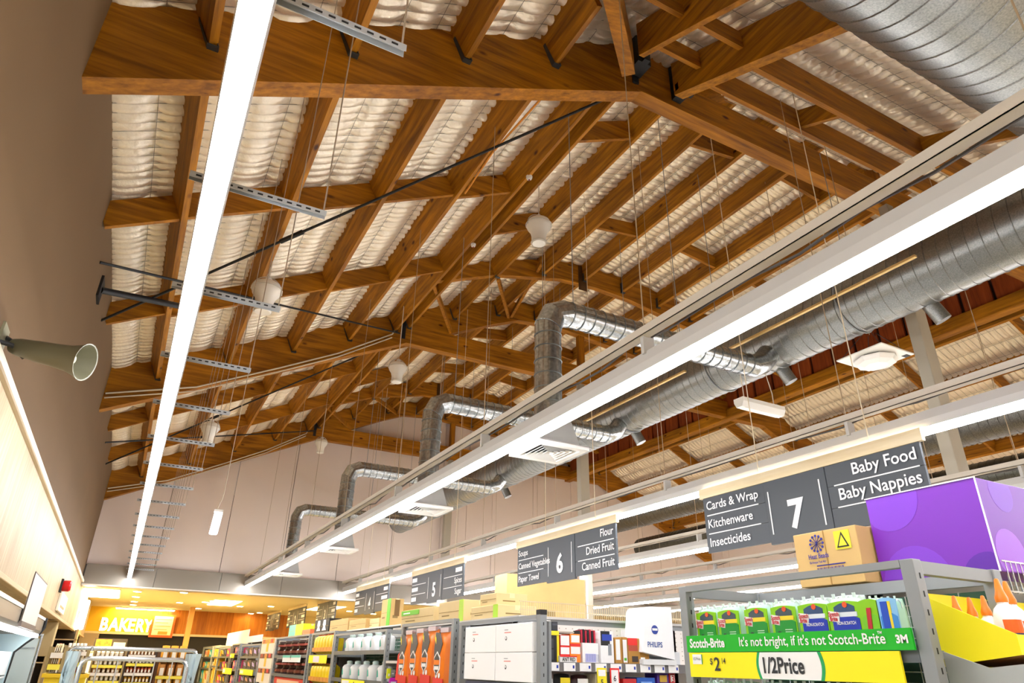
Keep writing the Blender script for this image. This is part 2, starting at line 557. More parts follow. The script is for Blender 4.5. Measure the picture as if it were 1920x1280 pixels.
for (a, b) in BAYS:
    for i, (x0, x1) in enumerate(zip(allx[:-1], allx[1:])):
        if x1-x0 < 0.3 or abs(x0-9.9) < .05: continue
        for t in ((1.9, 3.84) if i % 2 == 0 else (1.86, 3.9)):
            if i > 5 and i % 2 == 0: t -= 0.95
            if 7 <= i <= 14 and i % 2 == 1: continue
            blk(x0, x1, a+t)
# front bay: purlins stop on the hip
for x in PX_L[:6]:
    z = zl(x, PB); a = max(YF, x+0.62); b = P[0]-0.07
    if b-a > 0.15:
        purlin(x, z, .48, a, b)
# hip rafter and the jack rafters and purlins of the front hip slope
def hb(y): return 4.75+0.49*(y-3.48)
MB().hexa([(2.78, 3.33, 4.60), (2.86, 3.25, 4.60), (2.86, 3.25, 5.0), (2.78, 3.33, 5.0)], [(-.6, -.05, 2.98), (-.52, -.13, 2.98), (-.52, -.13, 3.4), (-.6, -.05, 3.4)]).build('hip_rafter', WOOD_X, ceil)
for xj, y1, y0, wd, lift in ((3.36, 3.32, -1.5, 0.10, 0.0), (2.74, 3.05, -1.2, 0.05, 0.02), (7.2, 3.32, -1.5, 0.1, 0)):
    MB().prism([(xj, y1, hb(y1)+lift), (xj, y0, hb(y0)+lift), (xj, y0, hb(y0)+.39), (xj, y1, hb(y1)+.39)], (wd, 0, 0)).build('jack_rafter', WOOD_Y, ceil)
for yp, d in ((2.99, .25), (2.54, .30), (1.74, .30), (1.0, .3), (0.2, .3)):
    MB().prism([(3.47, yp-.03, hb(yp)), (3.47, yp+.03, hb(yp)+.03), (3.47, yp+.03, hb(yp)+.03+d), (3.47, yp-.03, hb(yp)+d)], (3.72, 0, 0)).build('purlin', WOOD_X, ceil)
    x0 = yp-0.2
    MB().prism([(x0, yp-.025, hb(yp)+.16), (x0, yp+.025, hb(yp)+.18), (x0, yp+.025, hb(yp)+.36), (x0, yp-.025, hb(yp)+.34)], (3.35-x0, 0, 0)).build('purlin', WOOD_X, ceil)
for xb, ya, yb in ((4.55, 2.57, 2.96), (5.6, 1.77, 2.51), (5.1, 1.03, 1.7)):
    MB().prism([(xb, ya, hb(ya)+.06), (xb, yb, hb(yb)+.06), (xb, yb, hb(yb)+.26), (xb, ya, hb(ya)+.26)], (.045, 0, 0)).build('blocking', WOOD_Y, ceil)
# longitudinal beam on the right with the row of short red boards above it
MB().box(9.95, 10.13, P[0]-2.0, YE, 4.60, 4.82).build('valley_beam', WOOD_Y, ceil, bevel=0.02)
y = P[0]-2.0
while y < YE-0.3:
    MB().box(10.02, 10.06, y+0.025, y+0.425, 4.80, 5.2).build('plank', WOOD_RED, ceil)
    y += 0.45
MB().box(10.08, 10.1, P[0]-2.0, YE, 4.80, 5.2).build('backing_board', M('#2a1208', rough=0.9), ceil)

# ------------------------------------------------------------------ trusses
def truss(i, label):
    y = P[i]
    t = T('roof_truss', label, 'truss', (XC, y, 2.8))
    th = 0.07
    y0 = y-th
    def bot(x):
        xl = x if x <= XC else 2*XC-x
        return min(RB+.48*(xl+.8), zs(x, PB)-.05)
    for nm, xs2 in (('left_rafter', np.linspace(XW, 5.6, 14)), ('right_rafter', np.linspace(XR, 8.3, 14))):
        MB().prism([(q, y0, bot(q)) for q in xs2]+[(q, y0, zs(q, RT)) for q in xs2[::-1]], (0, 2*th, 0)).build(nm, WOOD_X, t)
    xs2 = np.linspace(5.6, 8.3, 6)
    MB().prism([(q, y0, zs(q, PB)-.05) for q in xs2]+[(q, y0, zs(q, RT)) for q in xs2[::-1]], (0, 2*th, 0)).build('top_chord', WOOD_X, t)
    MB().box(3.0, 11.06, y0-0.004, y+th+0.004, 4.64, 4.98).build('collar_tie', WOOD_X, t)
    MB().box(6.40, 6.52, y-0.05, y+0.05, 4.98, zl(6.4, PB)-.04).build('king_post', WOOD_Z, t)
    for x in PX:
        z = zs(x, PB)
        if i == 0 and x > 2.2: continue
        sl = slope(x)
        m = MB()
        for sd in (-1, 1):
            xx = x+sd*.03
            m.prism([(xx, y0-.045, z-.015), (xx, y0, z-.015), (xx-sl*.17, y0, z+.17), (xx-sl*.17, y0-.03, z+.17)], (.004*sd, 0, 0))
        m.box(x-.032, x+.032, y0-.045, y0, z-.022, z-.014)
        m.build('joist_hanger', M('#4c5052', rough=0.5, metal=0.6), t)
    MB().box(2.96, 3.02, y0-.02, y0, 4.7, 5.05).build('node_plate', M('#2b2c2d', rough=0.5, metal=0.4), t)
    return t
t1 = truss(0, 'nearest deep timber roof truss crossing the top of the view')
truss(1, 'middle timber roof truss halfway down the hall')
t3 = truss(2, 'furthest timber roof truss set against the pale end wall')
# intermediate roof beam in the first bay with braces back to the middle truss
def upper_beam(y, label, braces):
    t = T('upper_roof_beam', label, 'beam', (5.6, y, 4.9))
    bx = [2.88, 3.86, 5.0, 5.7, 6.4, 7.6, 9.9]; bz = [4.92, 5.33, 5.60, 5.64, 5.60, 5.40, 4.98]
    for nm, lo, hi in (('left_half', 2.88, 5.42), ('right_half', 5.42, 9.9)):
        q = sorted([lo, hi]+[x for x in bx if lo < x < hi])
        MB().prism([(x, y-.05, float(np.interp(x, bx, bz))) for x in q]+[(x, y-.05, zs(x, RT)) for x in q[::-1]], (0, .1, 0)).build(nm, WOOD_X, t)
    MB().box(5.34, 5.50, y-.062, y-.05, 5.50, 5.95).build('apex_plate', M('#5a3c1c', rough=0.5, metal=0.3), t)
    for x in (3.86, 4.68, 5.45, 6.22, 6.97, 7.68):
        z = zs(x, PB)
        MB().box(x-.034, x-.030, y-.10, y-.05, z-.02, z+.16).box(x-.034, x+.034, y-.10, y-.05, z-.026, z-.02).build('joist_hanger', M('#4c5052', rough=0.5, metal=0.6), t)
    for a_, b_ in braces:
        MB().bar(a_, b_, .045, .085).build('fly_brace', WOOD_Z, t)
upper_beam(7.9, 'shallow timber roof beam with steel joint plate before the middle truss', [((2.9, 7.96, 4.95), (3.8, 9.41, 5.02)), ((3.93, 7.96, 5.36), (4.88, 9.41, 5.6)), ((4.5, 7.6, 5.62), (4.93, 9.40, 5.62))])
upper_beam(13.9, 'shallow timber roof beam before the furthest truss', [((2.9, 13.96, 4.95), (3.8, 15.36, 5.02)), ((3.93, 13.96, 5.36), (4.88, 15.36, 5.6)), ((4.5, 13.6, 5.62), (4.93, 15.34, 5.62))])
# dark steel brackets where the hip meets the first truss
MB().box(2.90, 3.04, 3.24, 3.40, 4.78, 5.25).box(2.94, 3.0, 3.2, 3.24, 4.78, 5.3).build('hip_bracket', BLACK, t1)
MB().box(3.40, 3.50, 3.30, 3.40, 4.70, 5.1).box(3.36, 3.54, 3.26, 3.30, 4.70, 4.78).build('jack_bracket', BLACK, t1)

# posts
for i, (y, lb) in enumerate(((3.42, 'nearest grey steel post rising past the duct'), (9.5, 'middle grey steel post under the second truss'), (15.4, 'furthest grey steel post near the end wall'))):
    t = T('steel_post', lb, 'post', (6.44, y, FL))
    B(6.35, 6.53, y-0.06, y+0.06, FL+.01, 4.4).build('shaft', M('#b0a794', rough=0.55), t, bevel=0.008)
    B(6.385, 6.495, y-0.05, y+0.05, 4.38, 4.64).build('head', M('#a39a88', rough=0.55), t)
    B(6.29, 6.59, y-.12, y+.12, FL, FL+.012).build('base_plate', STEEL_D, t)

# cross-bracing rods
def rod(a, b, label, r=0.013):
    t = T('brace_rod', label, 'rod', a, 'roof bracing rods')
    MB().tube([a, b], r, 8).build('rod', BLACK, t, smooth=True)
    a_ = np.array(a); b_ = np.array(b); m = a_+(b_-a_)*0.62; d = (b_-a_)/np.linalg.norm(b_-a_)
    MB().tube([m-d*.12, m+d*.12], r*1.8, 8).build('turnbuckle', BLACK, t, smooth=True)
rod((3.0, 3.62, 4.80), (XW, 7.1, 2.98), 'black rod slanting from the nearest truss node down to the left wall')
rod((2.9, 9.35, 4.74), (XW, 5.9, 2.99), 'black rod from the middle truss node towards the left wall')
rod((2.9, 9.62, 4.72), (XW, 13.2, 2.97), 'black rod slanting from the middle truss back to the left wall')
rod((2.98, 15.3, 4.80), (XW, 11.8, 2.98), 'black rod from the furthest truss node to the left wall')
t = T('bracing_strut', 'thick black strut bracing the left wall beside the light row', 'strut', (XW, 6.35, 2.93))
MB().tube([(XW+.01, 6.35, 2.95), (-0.2, 6.98, 3.26)], 0.032, 10).build('tube', BLACK, t, smooth=True)
MB().box(XW, XW+.02, 6.25, 6.45, 2.85, 3.05).build('plate', BLACK, t)

# ================================================================== LIGHT ROWS
ZL = 1.36
rows = [(-0.04, 'fluorescent light row running along the left wall', 15.45), (2.10, 'long fluorescent light row crossing the middle of the view', 15.45),
        (4.12, 'fluorescent light row directly above the aisle signs', 15.4), (6.23, 'fluorescent light row just behind the aisle signs', 15.4),
        (8.3, 'second fluorescent light row behind the aisle signs', 15.4), (10.4, 'third fluorescent light row behind the aisle signs', 15.4), (12.5, 'furthest fluorescent light row on the right', 15.4)]
def light_row(i, x, label, ye):
    t = T('light_row', label, 'light', (x, 7, ZL-0.03), 'fluorescent light rows')
    ys = YF+0.3
    w_ = 0.030
    # opaque housing, open below
    MB().prism([(x-w_-.006, ys, ZL+.005), (x+w_+.006, ys, ZL+.005), (x+w_+.012, ys, ZL+.05), (x+.035, ys, ZL+.105), (x-.035, ys, ZL+.105), (x-w_-.012, ys, ZL+.05)], (0, ye-ys, 0)).build('housing', HOUSING, t)
    MB().prism([(x-w_, ys+.02, ZL+.005), (x-w_*.8, ys+.02, ZL-.022), (x-w_*.3, ys+.02, ZL-.034), (x+w_*.3, ys+.02, ZL-.034), (x+w_*.8, ys+.02, ZL-.022), (x+w_, ys+.02, ZL+.005)], (0, ye-ys-.04, 0)).build('tube_diffuser', TUBE_M, t)
    if i == 0:
        y = 0.45
        while y < ye:
            m = MB()
            m.box(-.13, .34, y-.012, y+.012, ZL+.150, ZL+.153)
            m.box(-.13, .34, y-.012, y-.010, ZL+.130, ZL+.150)
            m.box(-.13, .34, y+.010, y+.012, ZL+.130, ZL+.150)
            ch = m.build('slotted_channel', M('#b4b7b8', rough=0.4, metal=0.5), t)
            sm = MB()
            xx = -.11
            while xx < .32:
                sm.box(xx, xx+.018, y-.0128, y-.0120, ZL+.137, ZL+.144); xx += .034
            so = sm.build('slots', BLACK, ch); so['kind'] = 'stuff'
            for hx in (.33,):
                MB().tube([(hx, y, ZL+.15), (hx, y, zl(hx, PB)+.1)], .003, 5).build('hanger_wire', M('#a08c74', rough=0.5), t)
            MB().box(x-.02, x+.02, y-.02, y+.02, ZL+.09, ZL+.13).build('clip', STEEL_G, t)
            y += 0.853
    else:
        # cable tray with loose cables above the run
        tz = ZL+.185
        m = MB()
        m.box(x-.065, x-.061, ys, ye, tz, tz+.045); m.box(x-.065, x-.01, ys, ye, tz, tz+.004)
        m.build('cable_tray', M('#c9bfae', rough=0.5), t)
        p = []
        n = 60
        for k in range(n+1):
            yy = ys+(ye-ys)*k/n
            p.append((x+.01+.012*math.sin(k*1.7), yy, tz+.012+.012*math.sin(k*2.3)+(-.02 if k % 5 == 0 else 0)))
        MB().tube(p, .007, 5).build('cable', M('#4a443e', rough=0.6), t, smooth=True)
        y = 0.55 if i == 1 else 0.9
        step = 1.9
        while y < ye:
            MB().tube([(x-.03, y, ZL+.09), (x-.03, y, zs(x, PB)+.1 if y > 3.6 or x < 2.5 else min(zs(x, PB), hb(y)+.1))], .0035, 5).build('hanger_wire', M('#b09a7c', rough=0.5), t)
            MB().box(x-.05, x+.02, y-.012, y+.012, ZL+.09, tz+.03).build('bracket', HOUSING, t)
            y += step
    return t
for i, (x, lb, ye) in enumerate(rows):
    light_row(i, x, lb, ye)

# ================================================================== DUCTS
def spiral_duct(name, label, axis, c, a0, a1, r, pitch, tilt, mat):
    """big spiral duct along axis; seams are raised, slightly slanting hoops"""
    t = T(name, label, 'duct', (c[0], c[1], c[2]-r))
    n = 40
    vs = []; prof = []
    a = a0; k = 0
    while a < a1-pitch:
        prof += [(a, r), (a+pitch-.012, r), (a+pitch-.008, r+.006), (a+pitch-.003, r+.006)]
        a += pitch
    prof.append((a1, r))
    for ax, rr in prof:
        for j in range(n):
            th = 2*math.pi*j/n
            s_ = ax+tilt*math.cos(th+.6)
            s_ = min(max(s_, a0), a1)
            if axis == 'y': vs.append((c[0]+rr*math.cos(th), s_, c[2]+rr*math.sin(th)))
            else: vs.append((s_, c[1]+rr*math.cos(th), c[2]+rr*math.sin(th)))
    fs = []
    for i in range(len(prof)-1):
        for j in range(n):
            fs.append((i*n+j, i*n+(j+1) % n, (i+1)*n+(j+1) % n, (i+1)*n+j))
    fs.append(tuple(range(n))); fs.append(tuple((len(prof)-1)*n+j for j in range(n))[::-1])
    MB().add(vs, fs).build('duct_skin', mat, t, smooth=True)
    return t
XD, ZD, RD = 5.2, 2.99, 0.27
td = spiral_duct('main_air_duct', 'large galvanised spiral duct running down the hall', 'y', (XD, 8, ZD), 1.0, 15.3, RD, 0.105, 0.035, GALV)
for y in (4.55, 6.95, 10.6, 3.0):
    # short spigot capped underneath
    MB().tube([(XD+.12, y-.3, ZD-.2), (XD+.19, y-.35, ZD-.38)], .065, 20).build('spigot', GALV, td, smooth=True)
for k in range(9):
    y = 1.6+k*1.65
    m = MB(); pts = [(XD+(RD+.008)*math.cos(a), y, ZD+(RD+.008)*math.sin(a)) for a in np.linspace(0, 2*math.pi, 25)]
    m.tube(pts, .008, 5, cap=False)
    m.tube([(XD, y, ZD+RD), (XD, y, zl(XD, PB) if y > 3.5 else hb(y)+.1)], .004, 5)
    m.build('hanging_strap', STEEL_G, td)
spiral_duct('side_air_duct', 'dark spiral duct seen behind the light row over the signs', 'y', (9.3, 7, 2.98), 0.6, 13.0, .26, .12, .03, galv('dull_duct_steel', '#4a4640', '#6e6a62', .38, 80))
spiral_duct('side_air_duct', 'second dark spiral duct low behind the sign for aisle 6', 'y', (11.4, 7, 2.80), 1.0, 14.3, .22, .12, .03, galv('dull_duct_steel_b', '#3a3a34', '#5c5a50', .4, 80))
tag(MB().bar((4.75, 2.4, 2.885), (4.75, 4.6, 2.885), .03, .02).bar((4.75, 5.0, 2.885), (4.75, 8.0, 2.885), .03, .02).build('cable_rail', M('#d8b878', rough=.35, metal=.4)), 'thin golden cable rail beside the main duct', 'rail')
tx = spiral_duct('cross_air_duct', 'huge galvanised spiral duct overhead at the top right', 'x', (4, 0.98, 3.32), 1.3, 6.6, 0.47, 0.125, 0.06, GALV)
B(3.58, 3.74, 1.46, 1.60, 3.60, 3.67).build('junction_box', M('#c9cccc', rough=0.4), tx)
MB().tube([(2.0, .5, 3.28), (3.0, .6, 2.87+.02), (4.2, .78, 2.90), (5.2, 1.42, 3.25)], .005, 5).build('guy_wire', DARK, tx)

XV, ZA = 2.5, 2.62
def branch(k, y, label, xe):
    t = T('branch_duct', label, 'duct', (XV, y, 1.41), 'branch ducts with ceiling diffusers')
    r = 0.108
    path = [(XV, y, 1.62), (XV, y, ZA-.17), (XV+.05, y, ZA-.05), (XV+.17, y, ZA), (xe-.08, y, ZA), (xe+.06, y, ZA+.06), (XD-.1, y, ZD-.12)]
    MB().tube(path, r, 22).build('pipe', GALV_S, t, smooth=True)
    m = MB()
    for z in np.arange(1.68, ZA-.2, .115):
        m.lathe([(r, 0), (r+.004, .002), (r+.004, .006), (r, .008)], (XV, y, z), 22, cap=False)
    for x_ in np.arange(XV+.2, xe-.1, .1):
        m.lathe([(r, 0), (r+.004, .002), (r+.004, .006), (r, .008)], (x_, y, ZA), 22, (1, 0, 0), cap=False)
    so = m.build('seams', M('#7d8282', rough=0.4, metal=0.6), t, smooth=True); so['kind'] = 'stuff'
    MB().tube([(XV+.001, y, ZA-.17), (XV+.05, y, ZA-.05), (XV+.17, y, ZA+.001)], r+.006, 22).build('elbow', GALV_S, t)
    # plenum and square four-way diffuser
    MB().hexa([(XV-.17, y-.17, 1.44), (XV+.17, y-.17, 1.44), (XV+.17, y+.17, 1.44), (XV-.17, y+.17, 1.44)], [(XV-.12, y-.12, 1.66), (XV+.12, y-.12, 1.66), (XV+.12, y+.12, 1.66), (XV-.12, y+.12, 1.66)]).build('plenum', M('#b9bab6', rough=0.45, metal=0.3), t)
    h_ = .215
    d = MB()
    d.box(XV-h_, XV+h_, y-h_, y-h_+.05, 1.41, 1.44); d.box(XV-h_, XV+h_, y+h_-.05, y+h_, 1.41, 1.44)
    d.box(XV-h_, XV-h_+.05, y-h_+.05, y+h_-.05, 1.41, 1.44); d.box(XV+h_-.05, XV+h_, y-h_+.05, y+h_-.05, 1.41, 1.44)
    d.box(XV-h_, XV+h_, y-h_, y+h_, 1.436, 1.442)
    df = d.build('diffuser', M('#eeebe4', rough=0.5), t)
    for q in range(5):
        a = h_-.055-q*.032
        s_ = MB()
        for (x0, x1, y0, y1, dx, dy) in ((-a, a, -a, -a, 0, 1), (-a, a, a, a, 0, -1), (-a, -a, -a, a, 1, 0), (a, a, -a, a, -1, 0)):
            w2 = .02
            if dx == 0: s_.hexa([(XV+x0, y+y0, 1.412), (XV+x1, y+y0, 1.412), (XV+x1-w2, y+y0+dy*w2, 1.43), (XV+x0+w2, y+y0+dy*w2, 1.43)], [(XV+x0, y+y0, 1.414), (XV+x1, y+y0, 1.414), (XV+x1-w2, y+y0+dy*w2, 1.432), (XV+x0+w2, y+y0+dy*w2, 1.432)])
            else: s_.hexa([(XV+x0, y+y0, 1.412), (XV+x0, y+y1, 1.412), (XV+x0+dx*w2, y+y1-w2, 1.43), (XV+x0+dx*w2, y+y0+w2, 1.43)], [(XV+x0, y+y0, 1.414), (XV+x0, y+y1, 1.414), (XV+x0+dx*w2, y+y1-w2, 1.432), (XV+x0+dx*w2, y+y0+w2, 1.432)])
        s_.build('vane', M('#e2dfd8', rough=0.5), df)
    B(XV-h_+.05, XV+h_-.05, y-h_+.05, y+h_-.05, 1.432, 1.436).build('throat', BLACK, df)
    for sx in (-.25, .9):
        MB().tube([(XV+.5+sx, y, ZA+r), (XV+.5+sx, y, zl(XV+.5+sx, PB)+.1)], .004, 5).build('hanger_wire', STEEL_G, t)
    return t
branch(0, 4.13, 'nearest branch duct dropping to a square diffuser', 4.85)
branch(1, 6.57, 'second nearest branch duct dropping to a square diffuser', 4.9)
branch(2, 9.85, 'third nearest branch duct dropping to a square diffuser', 4.9)
branch(3, 13.35, 'furthest branch duct in front of the end wall', 4.9)

# ================================================================== HANGING AND WALL FITTINGS
def high_bay(c, s, label, cord_top):
    t = T('pendant_lamp', label, 'lamp', (c[0], c[1], c[2]-.18*s), 'bell-shaped pendant lamps')
    prof = [(.075, -.18), (.082, -.17), (.085, -.08), (.10, -.02), (.135, .03), (.145, .07), (.14, .10), (.125, .13), (.09, .155), (.05, .17)]
    MB().lathe([(r*s, h*s) for r, h in prof], c, 24).build('shade', M('#f4efe4', rough=0.35), t, smooth=True)
    m = MB()
    for h, r in ((.075, .148), (-.165, .086)):
        m.lathe([(r*s, h*s-.004), (r*s+.006, h*s-.003), (r*s+.006, h*s+.003), (r*s, h*s+.004)], c, 24, cap=False)
    m.build('rim', M('#d9d3c5', rough=0.4), t)
    MB().tube([(c[0]+s*.15*math.cos(a), c[1], c[2]+s*(.05+.17*math.sin(a))) for a in np.linspace(0, math.pi, 13)], .006, 6).build('bail', M('#cfc8b8', rough=0.4), t, smooth=True)
    MB().lathe([(.03*s, .155*s), (.035*s, .2*s), (.012*s, .23*s)], c, 12).build('cap', WHITE, t, smooth=True)
    MB().tube([(c[0], c[1], c[2]+.22*s), (c[0], c[1], cord_top)], .006, 6).build('cord', M('#ddd5c4', rough=0.6), t)
    return t
for (c, s, lb) in (((3.1, 5.3, 4.31), .95, 'white bell-shaped pendant lamp nearest the ridge, above the first branch duct'), ((0.56, 6.38, 3.29), 1.0, 'white bell-shaped pendant lamp beside the left light row'),
                   ((2.76, 8.81, 3.84), .92, 'white bell-shaped pendant lamp in front of the middle truss'), ((0.56, 11.04, 3.17), .95, 'white bell-shaped pendant lamp in the second bay beside the left light row'),
                   ((2.82, 13.65, 3.99), .85, 'white bell-shaped pendant lamp hanging before the end wall')):
    high_bay(c, s, lb, zl(c[0], IN)-.03)
high_bay((9.8, 11.4, 3.05), .9, 'white bell-shaped pendant lamp right of the sign for aisle 6', 5.2)

# horn loudspeaker on the left wall
hc = np.array((XW+.27, 3.72, 1.33)); hd = np.array((.80, -.34, -.16)); hd = hd/np.linalg.norm(hd)
t = T('horn_speaker', 'olive grey horn loudspeaker fixed to the left wall', 'speaker', (XW, 3.9, 1.38))
MB().lathe([(.035, -.24), (.045, -.20), (.05, -.13), (.052, -.12), (.058, -.02), (.066, .05), (.08, .10), (.092, .125), (.094, .13), (.088, .128), (.07, .09), (.03, .0)], hc, 24, hd, cap=False).build('horn', M('#66634c', rough=0.5), t, smooth=True)
MB().lathe([(.0, -.02), (.025, .0), (.02, .07), (.0, .08)], hc, 16, hd).build('phase_plug', M('#a09d88', rough=0.5), t, smooth=True)
b0 = hc-hd*.2
MB().tube([(XW+.005, b0[1]-.05, 1.36), (XW+.06, b0[1]-.03, 1.36), tuple(b0+np.array((.03, 0, -.05)))], .012, 6).tube([(XW+.005, b0[1]+.04, 1.42), tuple(b0)], .012, 6).build('bracket', DARK, t)
MB().box(XW, XW+.012, b0[1]-.07, b0[1]+.07, 1.34, 1.46).build('wall_plate', M('#8d8a70', rough=0.5), t)

# detectors on the timber
def detector(c, label, r=.05):
    t = T('smoke_detector', label, 'detector', c, 'round white detectors')
    MB().lathe([(r*.5, -.045), (r*.8, -.035), (r, -.015), (r, 0)], c, 18).build('body', WHITE, t, smooth=True)
    MB().lathe([(r*.3, -.05), (r*.3, -.044)], c, 12).build('lens', M('#8b2a22', rough=0.4), t)
p = aX(1272, 48, 3.26); detector(tuple(p), 'round white detector on the timbers near the top edge', .055)
p = aX(888, 449, 2.88); detector((p[0], p[1], zl(2.85, PB)-.002), 'small white detector under a purlin in the middle of the roof', .032)
p = aX(997, 299, 2.88); detector((2.85, p[1], zl(2.85, PB)-.002), 'small white detector hanging under the same purlin nearer the front', .035)

# suspended fittings on the right
c = (5.0, 4.3, 2.28)
t = T('emergency_batten', 'white emergency light batten hanging under the main duct', 'light', c)
m = MB().prism([(c[0]-.28, c[1]-.06, c[2]+.02), (c[0]-.28, c[1]-.035, c[2]-.03), (c[0]-.28, c[1]+.035, c[2]-.03), (c[0]-.28, c[1]+.06, c[2]+.02), (c[0]-.28, c[1]+.06, c[2]+.06), (c[0]-.28, c[1]-.06, c[2]+.06)], (.56, 0, 0))
m.build('body', M('#ece6da', rough=0.4), t)
B(c[0]-.24, c[0]+.24, c[1]-.03, c[1]+.03, c[2]-.036, c[2]-.029).build('lens', M('#fbf6ea', rough=0.2), t)
for sx in (-.2, .2):
    MB().tube([(c[0]+sx, c[1], c[2]+.06), (c[0]+sx, c[1], c[2]+.2), (c[0]+sx*.9, c[1]+.03, ZD-RD+.01)], .005, 5).build('hanger_cord', M('#d8cbb4', rough=0.6), t)
c = (5.56, 3.4, 2.57)
t = T('suspended_diffuser', 'white square plate with octagonal dome hanging below the main duct', 'diffuser', c)
B(c[0]-.23, c[0]+.23, c[1]-.23, c[1]+.23, c[2]+.03, c[2]+.045).build('plate', M('#efe9dd', rough=0.4), t, bevel=.004)
MB().lathe([(.10, -.05), (.165, -.03), (.185, .0), (.185, .012)], c, 8).build('dome', M('#f3eee4', rough=0.35), t)
MB().lathe([(.15, .012), (.15, .03)], c, 8).build('gap_ring', BLACK, t)
B(c[0]+.16, c[0]+.22, c[1]-.2, c[1]-.15, c[2]+.027, c[2]+.03).build('badge', DARK, t)
for sx, sy in ((-.2, -.2), (.2, -.2), (-.2, .2), (.2, .2)):
    MB().tube([(c[0]+sx, c[1]+sy, c[2]+.045), (c[0]+sx*.2, c[1]+sy*.2, c[2]+.28)], .003, 5).build('bridle_wire', DARK, t)
MB().tube([(c[0], c[1], c[2]+.27), (c[0], c[1], zl(c[0], PB)+.1)], .004, 5).build('hanger_wire', M('#b09a7c', rough=0.5), t)
c = (0.74, 8.85, 1.47)
t = T('pendant_box_lamp', 'small glowing white box lamp hanging on a long cord', 'lamp', (c[0], c[1], c[2]-.15))
MB().hexa([(c[0]-.055, c[1]-.03, c[2]-.14), (c[0]+.035, c[1]-.03, c[2]-.14), (c[0]+.035, c[1]+.03, c[2]-.14), (c[0]-.055, c[1]+.03, c[2]-.14)], [(c[0]-.04, c[1]-.03, c[2]+.12), (c[0]+.05, c[1]-.03, c[2]+.12), (c[0]+.05, c[1]+.03, c[2]+.12), (c[0]-.04, c[1]+.03, c[2]+.12)]).build('glass_box', M('#f4f8ff', emit=3.0), t, bevel=.015)
MB().tube([(c[0]-.03, c[1], c[2]+.12), (c[0]+.02, c[1], c[2]+.3), (c[0]+.02, c[1], zl(c[0], IN)-.02)], .005, 5).build('cord', M('#cfc3ae', rough=0.6), t)
B(c[0]-.05, c[0]+.05, c[1]-.03, c[1]+.03, c[2]+.12, c[2]+.15).build('cap', WHITE, t)
# conduit along the trusses
for y, lb in ((P[1]-.1, 'pale electrical conduit strung along the middle truss'), (P[2]-.1, 'pale electrical conduit strung along the furthest truss')):
    pts = [(XW+.02, y, 2.99), (.2, y, 3.28), (1.2, y, 3.78), (2.0, y, 4.2), (2.8, y, 4.72), (2.9, y, 4.95)]
    m = MB().tube(pts, .011, 6); m.tube([(a, b, c_-.06) for a, b, c_ in pts[:-1]], .009, 6)
    tag(m.build('conduit', M('#d9cdb6', rough=0.5), smooth=True), lb, 'conduit')
# loose black cable along two purlins
tag(MB().tube([(2.25, 3.6, 4.48), (2.17, 4.6, 4.47), (2.2, 5.3, 4.47)], .01, 6).build('cable', M('#d98f2c', rough=0.6), smooth=True), 'orange cable clipped along a purlin near the nearest truss', 'cable')

# ================================================================== AISLE SIGNS
SW = M('#f4f4f2', rough=0.5)
BATTEN = wood('pale_batten', '#e6d2a2', '#f6e8c6', 'y', knots=True)
def aisle_sign(num, x, y0, y1, zt, left, right, label, wires=True):
    """y0 near end, y1 far end; the face looks to -x"""
    z0 = zt-0.435
    t = T('aisle_sign', label, 'sign', (x, (y0+y1)/2, z0), 'hanging aisle signs')
    L = y1-y0
    B(x-.018, x+.012, y0-.03, y1+.03, zt, zt+.078).build('batten', BATTEN, t)
    cuts = [0, .36, .64, 1.0]          # measured from the far (left) end
    for c0, c1, n in ((0, .345, 3), (.345, .635, 1), (.635, 1.0, 3)):
        for k in range(n):
            hh = .435/n
            za = z0+k*hh
            dz = -.02 if n == 1 else 0
            B(x-.008 if n > 1 else x-.012, x+.012, y1-c1*L+.002, y1-c0*L-.002, za+.0015+dz, za+hh-.0015).build('sign_panel', SIGNGREY, t)
    f = x-.014
    for c0, c1 in ((.02, .31), (.665, .985)):
        for k in (1, 2):
            za = z0+.435*k/3
            B(f-.001, f+.003, y1-c1*L, y1-c0*L, za-.004, za+.004).build('rule', SW, t)
    for c in (.365, .605):
        B(f-.002, f, y1-c*L-.005, y1-c*L+.005, z0+.05, z0+.36).build('rule', SW, t)
    text(str(num), .27, (f-.001, y1-.485*L, z0+.075), '-x', SW, t, 'number', 'CENTER', bold=.035)
    for k, s in enumerate(left):
        za = z0+.435*(2-k)/3+.045
        if s: text(s, .095, (f, y1-.02*L, za), '-x', SW, t, 'lettering', 'LEFT', bold=.012, sx=.98)
        elif s is None:
            B(f-.001, f+.003, y1-(.02+.10+.03*(k % 2))*L, y1-.02*L, za, za+.06).build('blurred_wording', SW, t)
    for k, s in enumerate(right):
        za = z0+.435*(2-k)/3+.045
        if s: text(s, .108, (f, y0+.015*L, za), '-x', SW, t, 'lettering', 'RIGHT', bold=.012, sx=.98)
        elif s is None:
            B(f-.001, f+.003, y0+.02*L, y0+(.13+.05*(k % 2))*L, za, za+.06).build('blurred_wording', SW, t)
    if wires:
        for c in (.17, .67):
            MB().tube([(x-.005, y0+c*L, zt+.075), (x-.005, y0+c*L, zl(x, PB)+.1)], .004, 5).build('hanger_wire', M('#e2d3b4', rough=0.5), t)
    return t
XS = 4.045
aisle_sign(7, XS, 2.32, 4.20, 1.275, ['Cards & Wrap', 'Kitchenware', 'Insecticides'], ['Baby Food', 'Baby Nappies', ''], 'charcoal hanging sign for aisle 7, nearest of the row')
aisle_sign(6, XS, 5.42, 7.40, 1.275, ['Soups', 'Canned Vegetables', 'Paper Towel'], ['Flour', 'Dried Fruit', 'Canned Fruit'], 'charcoal hanging sign for aisle 6 listing flour and dried fruit')
